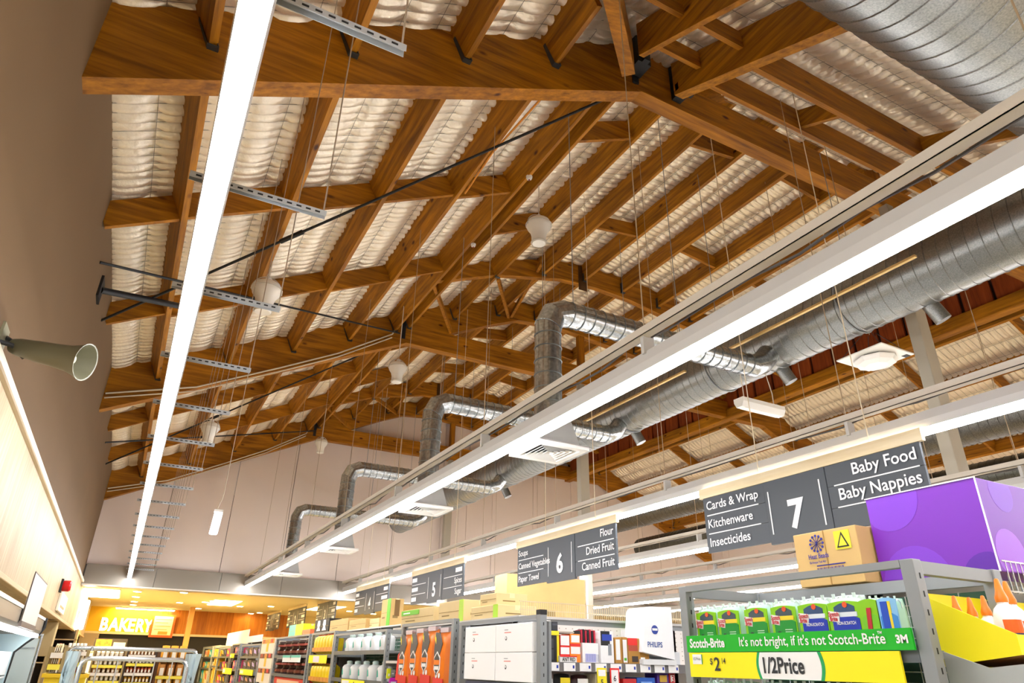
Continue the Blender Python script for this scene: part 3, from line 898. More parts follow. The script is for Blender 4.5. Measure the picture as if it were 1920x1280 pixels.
aisle_sign(5, XS, 8.96, 10.98, 1.28, [None, None, None], [None, 'Spices', 'Sugar'], 'charcoal hanging sign for aisle 5 above stacked cartons')
aisle_sign(4, XS, 12.13, 14.15, 1.275, [None]*3, [None]*3, 'charcoal hanging sign for aisle 4')
aisle_sign(3, 4.08, 15.75, 17.45, 1.245, [None]*3, [None]*3, 'charcoal hanging sign for aisle 3, just past the grey bulkhead', False)
aisle_sign(2, 4.0, 18.3, 20.4, 1.245, [None]*3, [None]*3, 'small looking charcoal sign for aisle 2, second furthest of the row', False)
aisle_sign(1, 3.93, 21.2, 23.1, 1.245, [None]*3, [None]*3, 'charcoal hanging sign for aisle 1, furthest of the row', False)

# ================================================================== SHELVING
def slots(x, y, z0, z1, face):
    m = MB(); z = z0
    while z < z1:
        if face == '-x': m.box(x-.0012, x-.0002, y-.004, y+.004, z, z+.022)
        else: m.box(x-.0025, x+.0025, y-.0012, y-.0002, z, z+.016)
        z += .05
    return m
def end_bay(label, x, y0, y1, zt, depth, shelves, back='wire', lip=.03, mat=STEEL_G, toprail=True):
    t = T('end_bay_shelving', label, 'shelving', (x+depth/2, (y0+y1)/2, FL), 'gondola end bays')
    u = .042
    for yy in (y0, y1-u):
        for xx in ((x, x+depth-u) if depth > .2 else (x,)):
            up_ = B(xx, xx+u, yy, yy+u, FL, zt).build('upright', mat, t, bevel=.003)
            if xx == x:
                s = slots(xx+u/2, yy, FL+.6, zt-.03, '-y').build('slots', BLACK, up_); s['kind'] = 'stuff'
    if toprail:
        B(x, x+.03, y0+u, y1-u, zt-.022, zt).build('top_rail', mat, t)
        if depth > .2:
            B(x+depth-.035, x+depth-.005, y0+u, y1-u, zt-.045, zt-.005).build('back_rail', mat, t)
            for yy in (y0+.006, y1-.036):
                B(x+u, x+depth-u, yy, yy+.03, zt-.04, zt-.003).build('side_rail', mat, t)
    if back == 'wire':
        m = MB(); xb = x+depth-.02
        for z in np.arange(max(FL+.5, zt-1.0), zt-.06, .035): m.bar((xb, y0+u, z), (xb, y1-u, z), .004, .004)
        for yy in np.linspace(y0+u, y1-u, 11): m.bar((xb-.004, yy, zt-1.0), (xb-.004, yy, zt-.06), .004, .004)
        w_ = m.build('wire_back', CHROME, t); w_['kind'] = 'stuff'
        B(x+depth-.012, x+depth-.004, y0+u, y1-u, FL+.2, zt-.06).build('back_sheet', M('#2e5a44', rough=0.6), t)
    elif back:
        B(x+depth-.02, x+depth-.005, y0+u, y1-u, FL+.1, zt-.03).build('back_sheet', back, t)
    for z in shelves:
        s = B(x+.01, x+depth-.02, y0+u, y1-u, z-.022, z).build('shelf', mat, t)
        B(x, x+.012, y0+u, y1-u, z-.034, z+.004).build('shelf_lip', STEEL_D, s)
    B(x+.05, x+depth-.03, y0+u, y1-u, FL, FL+.12).build('plinth', STEEL_D, t)
    return t
e1 = end_bay('nearest grey end bay holding scouring pads', 2.0, 1.255, 2.275, .305, .45, [.062, -.2, -.55, -.95, -1.3])
# gondola behind the nearest end bay
def gondola(label, x0, x1, y0, y1, yc, zt, shelves, deck0=None):
    t = T('gondola_shelving', label, 'shelving', ((x0+x1)/2, yc, FL), 'aisle gondolas')
    B(x0, x1, yc-.02, yc+.02, FL, zt-.05).build('centre_panel', M('#e9e4da', rough=0.6), t)
    for x in np.arange(x0, x1, 1.2):
        B(x, x+.05, yc-.035, yc+.035, FL, zt).build('upright', STEEL_G, t)
    B(x0, x1, yc-.03, yc+.03, zt-.05, zt).build('top_rail', STEEL_G, t)
    B(x0, x1, y0+.02, y1-.02, FL, FL+.15).build('plinth', STEEL_D, t)
    for z in shelves:
        for a, b in ((y0, yc-.02), (yc+.02, y1)):
            s = B(x0, x1, a, b, z-.02, z).build('shelf', M('#c9c7c2', rough=0.4), t)
            e = a if a == y0 else b-.008
            B(x0, x1, e-.004 if a == y0 else e, e+.012, z-.045, z+.004).build('price_rail', M('#6d6a68', rough=0.4), s)
    B(x0, x1, y0+.12 if deck0 is None else deck0, y1-.12, zt-.0, zt+.015).build('top_deck', M('#c9c7c2', rough=0.4), t)
    return t
g1 = gondola('grey gondola stretching back behind the nearest end bay', 2.52, 7.5, 1.28, 2.24, 1.76, .29, [.0, -.4, -.8, -1.2])
m = MB()
for k in range(26): m.bar((2.52+k*.03, 1.27, .24), (2.52+k*.03, 1.27, .34), .004, .004)
m.bar((2.5, 1.27, .34), (3.3, 1.27, .34), .005, .005); m.bar((2.5, 1.27, .245), (3.3, 1.27, .245), .005, .005)
tag(m.build('wire_riser', CHROME), 'short chrome wire riser along the nearest gondola top', 'riser')

# green promotion strip and yellow price banner on the nearest end bay
GREEN = M('#00b312', rough=0.5); YEL = M('#fff000', rough=0.55)
t = T('promotion_strip', 'bright green strip lettered across the nearest end bay shelf', 'strip', (1.985, 1.76, .062))
B(1.982, 1.99, 1.295, 2.232, .060, .118).build('strip', GREEN, t)
text("It's not bright, if it's not Scotch-Brite", .042, (1.981, 1.955, .078), '-x', SW, t, bold=.012, sx=.93)
text('Scotch-Brite', .044, (1.981, 2.212, .076), '-x', SW, t, 'logo', bold=.03, sx=.84)
text('3M', .03, (1.981, 1.345, .079), '-x', SW, t, 'logo', bold=.04)
text('TM', .011, (1.981, 1.399, .104), '-x', SW, t, 'lettering', bold=.02)
t = T('price_banner', 'long yellow half-price banner below the green strip', 'banner', (1.985, 1.8, -.03))
B(1.983, 1.99, 1.345, 2.225, -.026, .058).build('card', YEL, t)
# white panel with green bowed sides
m = MB()
def bow(yc, w_, bulge, z0, z1, x):
    pts = []
    for k in range(9):
        z = z0+(z1-z0)*k/8
        pts.append((x, yc+w_/2+bulge*math.sin(math.pi*k/8), z))
    for k in range(9):
        z = z1+(z0-z1)*k/8
        pts.append((x, yc-w_/2-bulge*math.sin(math.pi*k/8), z))
    return pts
MB().prism(bow(1.745, .262, .010, -.026, .058, 1.9818), (.0012, 0, 0)).build('green_frame', M('#10a45a', rough=0.5), t)
MB().prism(bow(1.745, .238, .010, -.025, .057, 1.9808), (.001, 0, 0)).build('white_panel', SW, t)
INK = M('#2b2d30', rough=0.6)
text('1/2Price', .068, (1.980, 1.862, -.006), '-x', INK, t, 'lettering', bold=.024, sx=.80)
text('$', .03, (1.981, 2.112, .018), '-x', INK, t, 'lettering', bold=.01)
text('2', .062, (1.981, 2.09, -.002), '-x', INK, t, 'lettering', bold=.02)
text('14', .028, (1.981, 2.053, .020), '-x', INK, t, 'lettering', bold=.01, sx=.8)
B(1.981, 1.983, 2.155, 2.205, .018, .052).build('small_panel', SW, t)
B(1.9805, 1.9812, 2.152, 2.156, .018, .052).build('small_edge', M('#10a45a', rough=0.5), t)
text('1/2 Price', .014, (1.980, 2.2, .032), '-x', INK, t, 'lettering', sx=.8)

# scouring pad packs
def pad_pack(x, y, z0, kind, label, group, w_=.125, h_=.165):
    t = T('pad_pack', label, 'sponge pack', (x+.03, y, z0), group)
    lime = M('#8fd400', rough=0.35); clear = M('#d7ece4', rough=0.25)
    zc = z0+h_/2
    MB().pillow((x+.03, y, zc), .055, w_, h_, 8, 8, .4).build('pouch', clear if kind == 'blue' else M('#bfe8d0', rough=.25), t, smooth=True)
    f = x-.0005
    main = {'green': M('#0f9a2c', rough=.35), 'blue': M('#1436b8', rough=.35), 'lime': M('#7ed321', rough=.35), 'sky': M('#3f93e0', rough=.35)}[kind]
    hw = w_/2
    def arc(y0, y1, za, zb, rise, th, name, mat, dx=0.0):
        pts = []
        n = 8
        for k in range(n+1):
            u_ = k/n; pts.append((f-dx, y+y0+(y1-y0)*u_, zb+rise*math.sin(math.pi*u_)))
        pts = [(f-dx, y+y1, za), (f-dx, y+y0, za)][::-1]+pts[::-1]
        return MB().prism(pts, (th, 0, 0)).build(name, mat, t)
    arc(-hw*.86, hw*.86, z0+.012, z0+.14, .006, .004, 'backing', lime if kind != 'sky' else M('#8ec9f5', rough=.4), .000)
    arc(-hw*.80, hw*.66, z0+.012, z0+.092, .012, .003, 'front_panel', main, .002)
    if kind in ('green', 'blue'):
        arc(-hw*.62, hw*.5, z0+.105, z0+.128, .012, .003, 'dark_band', M('#45545a' if kind == 'green' else '#30507a', rough=.4), .002)
        B(f-.003, f, y-hw*.72, y+hw*.2, z0+.098, z0+.112).build('name_band', M('#ffe22e' if kind == 'green' else '#e9f0f5', rough=.4), t)
        MB().prism([(f-.004, y+hw*.85, z0+.088), (f-.004, y+hw*.8, z0+.118), (f-.004, y+hw*.2, z0+.112), (f-.004, y+hw*.28, z0+.082)], (.002, 0, 0)).build('badge', M('#f4efe9', rough=.4), t)
        text('Scotch', .019, (f-.0042, y+hw*.8, z0+.101), '-x', M('#d3202a', rough=.5), t, 'lettering', bold=.03, sx=.75)
        text('Brite', .019, (f-.0042, y+hw*.76, z0+.087), '-x', M('#d3202a', rough=.5), t, 'lettering', bold=.03, sx=.75)
        MB().lathe([(.009, 0), (.009, .001)], (f-.004, y-hw*.15, z0+.134), 12, (1, 0, 0)).build('sticker', M('#ef5a1f', rough=.4), t)
        if kind == 'blue':
            text('NON-SCRATCH', .0135, (f-.003, y+hw*.42, z0+.075), '-x', SW, t, 'lettering', bold=.02, sx=.72)
        else:
            for k in range(3):
                B(f-.003, f-.002, y-hw*.55, y-hw*.05, z0+.066-k*.007, z0+.069-k*.007).build('small_print', M('#bfe6c4', rough=.5), t)
            MB().lathe([(.014, 0), (.013, .001)], (f-.004, y+hw*.35, z0+.05), 9, (1, 0, 0)).build('picture', M('#3a3f3c', rough=.5), t)
    elif kind == 'lime':
        MB().prism([(f-.004, y+hw*.35, z0+.03), (f-.004, y+hw*.15, z0+.12), (f-.004, y-hw*.25, z0+.12), (f-.004, y-hw*.05, z0+.03)], (.002, 0, 0)).build('badge', M('#c8202c', rough=.4), t)
    else:
        B(f-.003, f, y-hw*.1, y+hw*.5, z0+.02, z0+.135).build('name_band', M('#1550c8', rough=.4), t)
        B(f-.003, f, y-hw*.35, y-hw*.14, z0+.02, z0+.135).build('yellow_band', M('#ffe22e', rough=.4), t)
    # ruffled clear header
    m = MB(); n = 10
    for k in range(n):
        a = y-hw*.95+k*w_*.95/n; b = a+w_*.95/n
        za = z0+h_-.012+.018*((k*7) % 3)/2; zb = z0+h_-.012+.018*((k*5+1) % 3)/2
        m.hexa([(x+.02+.006*(k % 2), a, z0+h_-.03), (x+.026+.006*(k % 2), a, z0+h_-.03), (x+.026+.006*((k+1) % 2), b, z0+h_-.03), (x+.02+.006*((k+1) % 2), b, z0+h_-.03)],
               [(x+.02, a, za), (x+.022, a, za), (x+.022, b, zb), (x+.02, b, zb)])
    m.build('header', M('#e6f3ee', rough=.2), t)
    return t
ys_ = [aX(px, 1160, 2.06)[1] for px in (1331, 1373, 1425, 1477, 1533, 1592, 1640, 1675)]
ords = ['leftmost', 'second', 'third', 'fourth']
for k in range(4):
    pad_pack(2.04, ys_[k], .062, 'green', ords[k]+' green scouring pad pack from the left upright, upper shelf', 'scouring pad packs')
pad_pack(2.04, ys_[4], .062, 'blue', 'blue non-scratch scourer pack beside the green packs', 'scouring pad packs', w_=.135)
pad_pack(2.04, ys_[5], .062, 'blue', 'blue non-scratch scourer pack nearer the right upright', 'scouring pad packs', w_=.135)
pad_pack(2.04, ys_[6], .062, 'lime', 'lime pack with slanted red badge near the right upright', 'scouring pad packs', w_=.075, h_=.15)
pad_pack(2.04, ys_[7], .062, 'sky', 'light blue sponge pack next to the right upright', 'scouring pad packs', w_=.075, h_=.145)
proto = None
for k in range(7):
    y = 2.17-k*.135
    if proto is None: proto = pad_pack(2.05, y, -.2, 'green', 'scouring pad pack on the lower shelf below the yellow banner', 'lower shelf pad packs')
    else: dup(proto, (0, -.135*k, 0))

# yellow tray of glue bottles on the near side of the gondola
t = T('display_tray', 'yellow cardboard display tray with slanted side', 'tray', (2.3, 1.15, .02))
for xx, nm in ((2.12, 'side_panel'), (2.72, 'side_panel')):
    MB().prism([(xx, 1.315, .02), (xx, 1.09, .02+.03), (xx, 1.09, .10), (xx, 1.32, .212)], (.006, 0, 0)).build(nm, YEL, t)
MB().prism([(2.126, 1.09, .05), (2.72, 1.09, .05), (2.72, 1.09, .10), (2.126, 1.09, .10)], (0, .006, 0)).build('front_panel', YEL, t)
MB().prism([(2.126, 1.31, .02), (2.72, 1.31, .02), (2.72, 1.315, .22), (2.126, 1.315, .22)], (0, .006, 0)).build('back_panel', YEL, t)
MB().hexa([(2.126, 1.096, .05), (2.72, 1.096, .05), (2.72, 1.31, .022), (2.126, 1.31, .022)], [(2.126, 1.096, .056), (2.72, 1.096, .056), (2.72, 1.31, .028), (2.126, 1.31, .028)]).build('floor_panel', M('#a86d2a', rough=.8), t)
t = T('shelf_bracket', 'light grey steel shelf with angled bracket under the yellow tray', 'shelf', (2.3, 1.2, -.05))
MB().prism([(2.115, 1.30, .06), (2.115, 1.30, -.06), (2.115, 1.10, -.05), (2.115, 1.05, -.03), (2.115, 1.07, .03), (2.115, 1.18, .018)], (.004, 0, 0)).build('bracket_plate', M('#b4b8b6', rough=.4, metal=.2), t)
B(2.119, 2.75, 1.02, 1.30, -.012, .016).build('shelf_plate', M('#b4b8b6', rough=.4, metal=.2), t)
def glue(x, y, z, s, label, lab=False):
    t = T('glue_bottle', label, 'bottle', (x, y, z), 'white glue bottles')
    MB().lathe([(.024*s, 0), (.027*s, .004), (.028*s, .07*s), (.025*s, .09*s), (.021*s, .102*s), (.012*s, .112*s), (.011*s, .118*s)], (x, y, z), 18).build('body', M('#f6f5f2', rough=.3), t, smooth=True)
    MB().lathe([(.013*s, .116*s), (.0135*s, .125*s), (.009*s, .14*s), (.005*s, .165*s), (.003*s, .168*s)], (x, y, z), 12).build('cap', M('#f0841c', rough=.35), t, smooth=True)
    if lab:
        d = np.array((-.62, -.785, 0))
        r_ = .0285*s
        m = MB(); n = 6; vs = []; fs = []
        a0 = math.atan2(d[1], d[0])
        for k in range(n+1):
            a = a0-.75+1.5*k/n
            for zz in (.03*s, .078*s): vs.append((x+r_*math.cos(a), y+r_*math.sin(a), z+zz))
        fs = [(2*k, 2*k+2, 2*k+3, 2*k+1) for k in range(n)]
        m.add(vs, fs).build('label', M('#f26a1b', rough=.5), t)
        m = MB(); vs = []
        for k in range(n+1):
            a = a0-.6+1.2*k/n
            for zz in (.036*s, .05*s): vs.append((x+(r_+.0008)*math.cos(a), y+(r_+.0008)*math.sin(a), z+zz))
        m.add(vs, fs).build('name_plate', M('#1b2a63', rough=.5), t)
        text("ELMER'S", .011*s, (x-r_-.003, y+.008, z+.039*s), '-x', SW, t, bold=.02, sx=.7)
for k, (px, py, s) in enumerate(((1775, 1112, .95), (1803, 1110, .95), (1825, 1105, 1.0))):
    x = 2.16+k*.075
    glue(x, 1.255, .035, s*1.1, ('leftmost glue bottle at the back of the yellow tray', 'second glue bottle at the back of the yellow tray', 'third glue bottle at the back of the yellow tray')[k])
glue(2.23, 1.16, .045, 1.25, 'glue bottle with orange label in the middle of the tray', True)
glue(2.31, 1.18, .045, 1.25, 'glue bottle just right of the labelled one', True)
glue(2.42, 1.24, .04, 1.1, 'glue bottle behind on the right of the tray')
glue(2.40, 1.14, .045, 1.2, 'rightmost glue bottle in the yellow tray')

# purple box and charcoal carton on top of the nearest gondola
PUR = M('#7420ac', rough=.45); PUR2 = M('#9a4fd6', rough=.45); PUR3 = M('#58139a', rough=.45)
t = T('purple_box', 'large purple printed box on top of the nearest gondola', 'box', (2.8, 1.48, .305))
B(2.48, 3.15, 1.27, 1.69, .305, .615).build('carton', PUR, t, bevel=.003)
def disc_clip(yc, zc, r, mat, name, plane):
    pts = []
    for k in range(28):
        a = 2*math.pi*k/28
        u_ = yc+r*math.cos(a); v_ = zc+r*math.sin(a)
        pts.append((u_, v_))
    lo, hi = (1.274, 1.686) if plane == 'x' else (2.484, 3.146)
    pts = [(min(max(u_, lo), hi), min(max(v_, .31), .611)) for u_, v_ in pts]
    q = []
    for p_ in pts:
        if not q or abs(p_[0]-q[-1][0])+abs(p_[1]-q[-1][1]) > 1e-4: q.append(p_)
    if plane == 'x': MB().prism([(2.4795, a, b) for a, b in q], (.001, 0, 0)).build(name, mat, t)
    else: MB().prism([(a, 1.2695, b) for a, b in q], (0, .001, 0)).build(name, mat, t)
disc_clip(1.60, .60, .12, M('#7a30c0', rough=.45), 'print_swirl', 'x'); disc_clip(1.55, .29, .13, M('#7a30c0', rough=.45), 'print_swirl', 'x'); disc_clip(1.30, .28, .09, PUR3, 'print_swirl', 'x')
disc_clip(2.58, .36, .09, PUR2, 'print_swirl', 'y'); disc_clip(2.62, .58, .07, M('#7a30c0', rough=.45), 'print_swirl', 'y')
B(2.477, 2.481, 1.267, 1.271, .305, .617).build('white_edge', SW, t); B(2.477, 2.481, 1.268, 1.692, .613, .617).build('white_edge', SW, t)
t = T('charcoal_carton', 'brown carton of barbecue fuel beside the purple box', 'carton', (2.55, 1.85, .305))
B(2.4, 2.72, 1.70, 1.995, .305, .512).build('box', CARTON, t, bevel=.003)
B(2.398, 2.40, 1.845, 1.849, .305, .512).build('flap_seam', M('#a98347', rough=.8), t)
BLU = M('#2a2a86', rough=.6)
m = MB()
for k in range(12):
    a = 2*math.pi*k/12
    m.lathe([(.0055, 0), (.0055, .001)], (2.398, 1.885+.03*math.cos(a), .465+.03*math.sin(a)), 8, (1, 0, 0))
    m.bar((2.3985, 1.885, .465), (2.3985, 1.885+.026*math.cos(a), .465+.026*math.sin(a)), .001, .003, (1, 0, 0))
m.build('wheel_logo', BLU, t)
text('Heat Beads', .026, (2.398, 1.932, .408), '-x', BLU, t, bold=.02, sx=.8)
text('Barbeque Fuel 4kg', .013, (2.398, 1.93, .39), '-x', BLU, t, bold=.02, sx=.8)
MB().box(2.3985, 2.3995, 1.775, 1.905, .347, .375).build('barcode_panel', M('#c9a463', rough=.8), t)
m = MB()
for k in range(22): m.box(2.398, 2.3985, 1.78+k*.0055, 1.782+k*.0055+(.0015 if k % 3 == 0 else 0), .35, .372)
bb = m.build('barcode', BLU, t); bb['kind'] = 'stuff'
B(2.398, 2.399, 1.77, 1.90, .378, .382).build('barcode_rule', BLU, t)
B(2.398, 2.399, 1.73, 1.80, .43, .50).build('warning_label', M('#d9d02a', rough=.6), t)
MB().prism([(2.397, 1.738, .437), (2.397, 1.792, .437), (2.397, 1.765, .495)], (.001, 0, 0)).build('warning_triangle', BLACK, t)
MB().prism([(2.3965, 1.746, .442), (2.3965, 1.784, .442), (2.3965, 1.765, .483)], (.0006, 0, 0)).build('warning_field', M('#d9d02a', rough=.6), t)

# ================================================================== SECOND GONDOLA
g2 = gondola('white backed gondola with insect products beside aisle 7', 2.17, 7.5, 3.6, 6.42, 4.0, .27, [.02, -.33, -.7, -1.1], 3.95)
B(2.19, 3.6, 3.965, 3.978, -.3, .24).build('peg_panel', M('#efe9e2', rough=.6), g2)
m = MB()
for k in range(26):
    for j in range(7):
        m.box(2.22+k*.05, 2.226+k*.05, 3.963, 3.9648, .05+j*.028, .056+j*.028)
q = m.build('peg_holes', M('#b8a99a', rough=.8), g2); q['kind'] = 'stuff'
m = MB()
for k in range(110): m.bar((2.2+k*.016, 3.98, .285), (2.2+k*.016, 3.98, .37), .003, .003)
m.bar((2.19, 3.98, .37), (3.96, 3.98, .37), .006, .006); m.bar((2.19, 3.98, .32), (3.96, 3.98, .32), .004, .004)
tag(m.build('wire_riser', M('#c8b894', rough=.4, metal=.4)), 'tan wire riser along the top of the second gondola', 'riser')
YS = 3.6
def fy(px0, px1, py0, py1, yv=YS+.02):
    pm, qm = (px0+px1)/2, (py0+py1)/2
    return aY(px0, qm, yv)[0], aY(px1, qm, yv)[0], aY(pm, py1, yv)[2], aY(pm, py0, yv)[2]
SHZ = .022
def prod(name, label, cat, px0, px1, py0, mats, group=None, depth=.1, yv=YS+.02, base=SHZ, bands=(), txt=None):
    """boxy product standing on the side shelf, with printed bands on the front: (z0,z1,u0,u1,material,name) as fractions"""
    x0, x1, _, z1 = fy(px0, px1, py0, py0+20, yv)
    t = T(name, label, cat, ((x0+x1)/2, yv, base), group)
    B(x0, x1, yv, yv+depth, base, z1).build('pack', mats, t, bevel=.003)
    for k, (a, b, u0, u1, mt, nm) in enumerate(bands):
        B(x0+(x1-x0)*u0, x0+(x1-x0)*u1, yv-.0015-.0003*k, yv, base+(z1-base)*a, base+(z1-base)*b).build(nm, mt, t)
    if txt:
        s, zz, sz, mt, sx = txt
        text(s, sz, ((x0+x1)/2, yv-.002, base+(z1-base)*zz), '-y', mt, t, align='CENTER', sx=sx, bold=.02)
    return t
RED = M('#e5241c', rough=.45); ORG = M('#ff8a10', rough=.45); YEB = M('#f4e21a', rough=.5); KRA = M('#b9873c', rough=.75); LGT = M('#f1f0ee', rough=.45)
NAVY = M('#1b3fae', rough=.45)
prod('torch_pack', 'black and yellow blister pack next to the second end bay post', 'pack', 1021, 1048, 1182, BLACK, bands=((.86, 1, .3, 1, YEB, 'header'), (0, .85, .84, 1, YEB, 'yellow_edge'), (.45, .75, .15, .6, M('#3a3d40', rough=.3), 'upper_blister'), (.08, .4, .15, .6, M('#3a3d40', rough=.3), 'lower_blister')))
prod('bait_box', 'orange and white insect bait box, left of two', 'box', 1050, 1068, 1190, RED, bands=((.62, .98, .05, .95, LGT, 'white_panel'), (.3, .55, .05, .95, LGT, 'window'), (.0, .2, 0, 1, ORG, 'foot')))
prod('bait_box', 'orange and white insect bait box, right of two', 'box', 1069, 1088, 1188, ORG, bands=((.7, .95, .1, .9, LGT, 'white_panel'), (.3, .55, .05, .95, LGT, 'window'), (.56, .66, 0, 1, RED, 'red_band')))
prod('ant_bait_carton', 'low white carton lettered ANT RID in front of the bait boxes', 'carton', 1050, 1082, 1229, LGT, depth=.03, yv=YS-.0, bands=((.82, 1, 0, 1, RED, 'red_top'),), txt=('ANT RID', .2, .028, INK, .8))
t = T('refill_display', 'white counter display filled with thin red and black stick packs', 'display', (2.4, 3.62, SHZ))
x0, x1, _, z1 = fy(1094, 1124, 1205, 1240)
B(x0, x1, YS+.03, YS+.13, SHZ, z1).build('box', LGT, t)
B(x0+.02, x1-.02, YS+.028, YS+.03, SHZ+.005, SHZ+.05).build('barcode_panel', M('#b9bbe6', rough=.5), t)
m = MB()
for k in range(10): m.box(x0+.022+k*.0095, x0+.0235+k*.0095, YS+.0272, YS+.028, SHZ+.008, SHZ+.047)
m.build('barcode', M('#5a5f9a', rough=.5), t)
_, _, _, z2 = fy(1092, 1124, 1182, 1200)
for k in range(8):
    xx = x0-.01+k*(x1-x0+.01)/8
    B(xx, xx+.010, YS+.05, YS+.11, z1-.05, z2+.004*(k % 3)).build('stick_pack', M('#c41e3a', rough=.4) if k % 2 else BLACK, t)
prod('spray_pack', 'black and white pack with blue label in the shelf middle', 'pack', 1126, 1150, 1183, LGT, bands=((.55, 1, 0, .7, BLACK, 'black_top'), (.7, .9, .1, .85, NAVY, 'blue_label'), (.25, .6, .55, .8, M('#8d9298', rough=.4), 'grey_device')))
prod('trap_box', 'brown kraft box with a white bottle picture', 'box', 1153, 1166, 1196, KRA, bands=((.15, .95, .1, .7, LGT, 'bottle_picture'),))
prod('trap_box', 'brown kraft box with a green triangle on white', 'box', 1167, 1176, 1194, KRA, bands=((.05, .9, .05, .85, LGT, 'white_panel'), (.12, .22, .2, .7, M('#58b51c', rough=.5), 'green_mark')))
prod('trap_box', 'brown kraft box with red and white picture top', 'box', 1177, 1199, 1196, KRA, bands=((.72, 1, 0, .8, RED, 'red_top'), (.5, .72, .05, .8, M('#b34a32', rough=.5), 'picture'), (.08, .3, .3, .8, M('#3a2c22', rough=.5), 'dark_panel')))
prod('small_carton', 'small plain brown carton beside the tilted white display', 'carton', 1200, 1217, 1213, KRA, bands=((.05, .4, .05, .5, LGT, 'sticker'),))
prod('shelf_card', 'lime green shelf card above the insect products', 'card', 1176, 1211, 1159, M('#8fd61c', rough=.5), depth=.004, yv=3.9, base=.20)
prod('insect_card', 'round topped white card behind the brown boxes', 'card', 1165, 1192, 1180, LGT, depth=.004, yv=3.8)
# tilted white display box
t = T('lamp_display_box', 'tall white rounded display box with blue shield at the end of the shelf', 'box', (2.95, 3.62, .07))
x0, x1 = aY(1211, 1190, 3.58)[0], aY(1262, 1190, 3.58)[0]
pts = []
for a in np.linspace(math.pi, math.pi/2, 7): pts.append((x0+.03+.045*math.cos(a)+.015, 3.58, .305+.045*math.sin(a)))
pts += [(x1, 3.58, .355), (x1+.0, 3.58, .05), (x0-.03, 3.58, .09)]
MB().prism(pts, (.0, .19, 0)).build('box', M('#f3f3f3', rough=.4), t)
bx = aY(1228, 1180, 3.58)
MB().lathe([(.026, 0), (.026, .001)], (bx[0]-.002, 3.5785, .217), 20, (0, 1, 0)).build('shield', M('#1f3f9a', rough=.4), t)
B(bx[0]-.022, bx[0]+.018, 3.5775, 3.5785, .212, .225).build('shield_band', LGT, t)
text('PHILIPS', .043, (x0+.005, 3.579, .118), '-y', M('#1d4f9c', rough=.5), t, bold=.012, sx=.86)
B(x0-.03, x1+.01, 3.58, 3.78, .02, .05).build('stand', M('#dfe0e0', rough=.4), t)
prod('white_tray', 'low pale tray at the far end of the insect shelf', 'tray', 1250, 1275, 1222, M('#d5d8da', rough=.4), depth=.2)
# shelf edge tickets
xa, xb = aY(1022, 1248, YS)[0], aY(1275, 1248, YS)[0]
n = 9
for k in range(n):
    xx = xa+(xb-xa)*(k+.1)/n
    t = T('price_ticket', 'white shelf edge price ticket below the insect products', 'ticket', (xx+.04, YS-.008, -.022), 'shelf edge tickets')
    B(xx, xx+(xb-xa)/n*.72, YS-.0075, YS-.0045, -.022, .021).build('ticket', LGT, t)
    B(xx+(xb-xa)/n*.55, xx+(xb-xa)/n*.66, YS-.0082, YS-.0075, -.008, .008).build('figures', NAVY, t)
for px, col, lb, s in ((1126, YEB, 'yellow hanging price tag below the insect shelf', '5'), (1150, RED, 'red and white hanging price tag below the insect shelf', '6')):
    xx = aY(px, 1258, YS)[0]
    t = T('hanging_tag', lb, 'price tag', (xx, YS-.012, -.10), 'hanging price tags')
    B(xx-.033, xx+.033, YS-.013, YS-.010, -.105, -.002).build('card', col, t)
    B(xx-.025, xx+.025, YS-.0142, YS-.0132, (-.045 if s == '5' else -.095), -.012).build('panel', LGT, t)
    text(s, .04, (xx-.012, YS-.0145, -.09 if s == '5' else -.07), '-y', INK, t, bold=.02)
# products on the shelf below, only their tops show
for k, (px0, px1, c1, c2, lb) in enumerate(((1020, 1042, '#1c1c1c', '#e8e8e8', 'black bag with white lettering, leftmost on the lower shelf'), (1046, 1076, '#2a2a2a', '#f0d81a', 'dark bag with yellow badge on the lower shelf'), (1078, 1110, '#3a1818', '#f2f0ea', 'dark red and white bag on the lower shelf'),
        (1118, 1136, '#f0e6c8', '#c98a2a', 'cream box under the yellow price tag'), (1170, 1195, '#d02424', '#e03030', 'red box low on the aisle shelf'), (1196, 1230, '#1e5fc0', '#8ab8ee', 'blue packet on the lower shelf'), (1234, 1256, '#4a1f8a', '#caa12a', 'purple and gold box low on the right'), (1257, 1268, '#c01820', '#f4f0ee', 'red box end with a white figure 3'))):
    x0, x1, _, _ = fy(px0, px1, 1262, 1280)
    zt = aY((px0+px1)/2, (1264, 1262, 1264, 1263, 1272, 1270, 1258, 1258)[k], YS+.03)[2]
    t = T('packet', lb, 'packet', ((x0+x1)/2, YS+.05, -.328))
    if k < 3: MB().pillow(((x0+x1)/2, YS+.07, (zt-.328)/2), x1-x0, .08, zt+.328, 6, 8, .4, 'y').build('bag', M(c1, rough=.35), t, smooth=True)
    else: B(x0, x1, YS+.03, YS+.15, -.328, zt).build('box', M(c1, rough=.45), t, bevel=.003)
    B(x0+(x1-x0)*.2, x0+(x1-x0)*.8, YS+.026, YS+.03, zt-.06, zt-.022).build('print', M(c2, rough=.5), t)
    if k == 7: text('3', .05, ((x0+x1)/2-.012, YS+.025, zt-.06), '-y', M('#c01820', rough=.5), t, bold=.02)
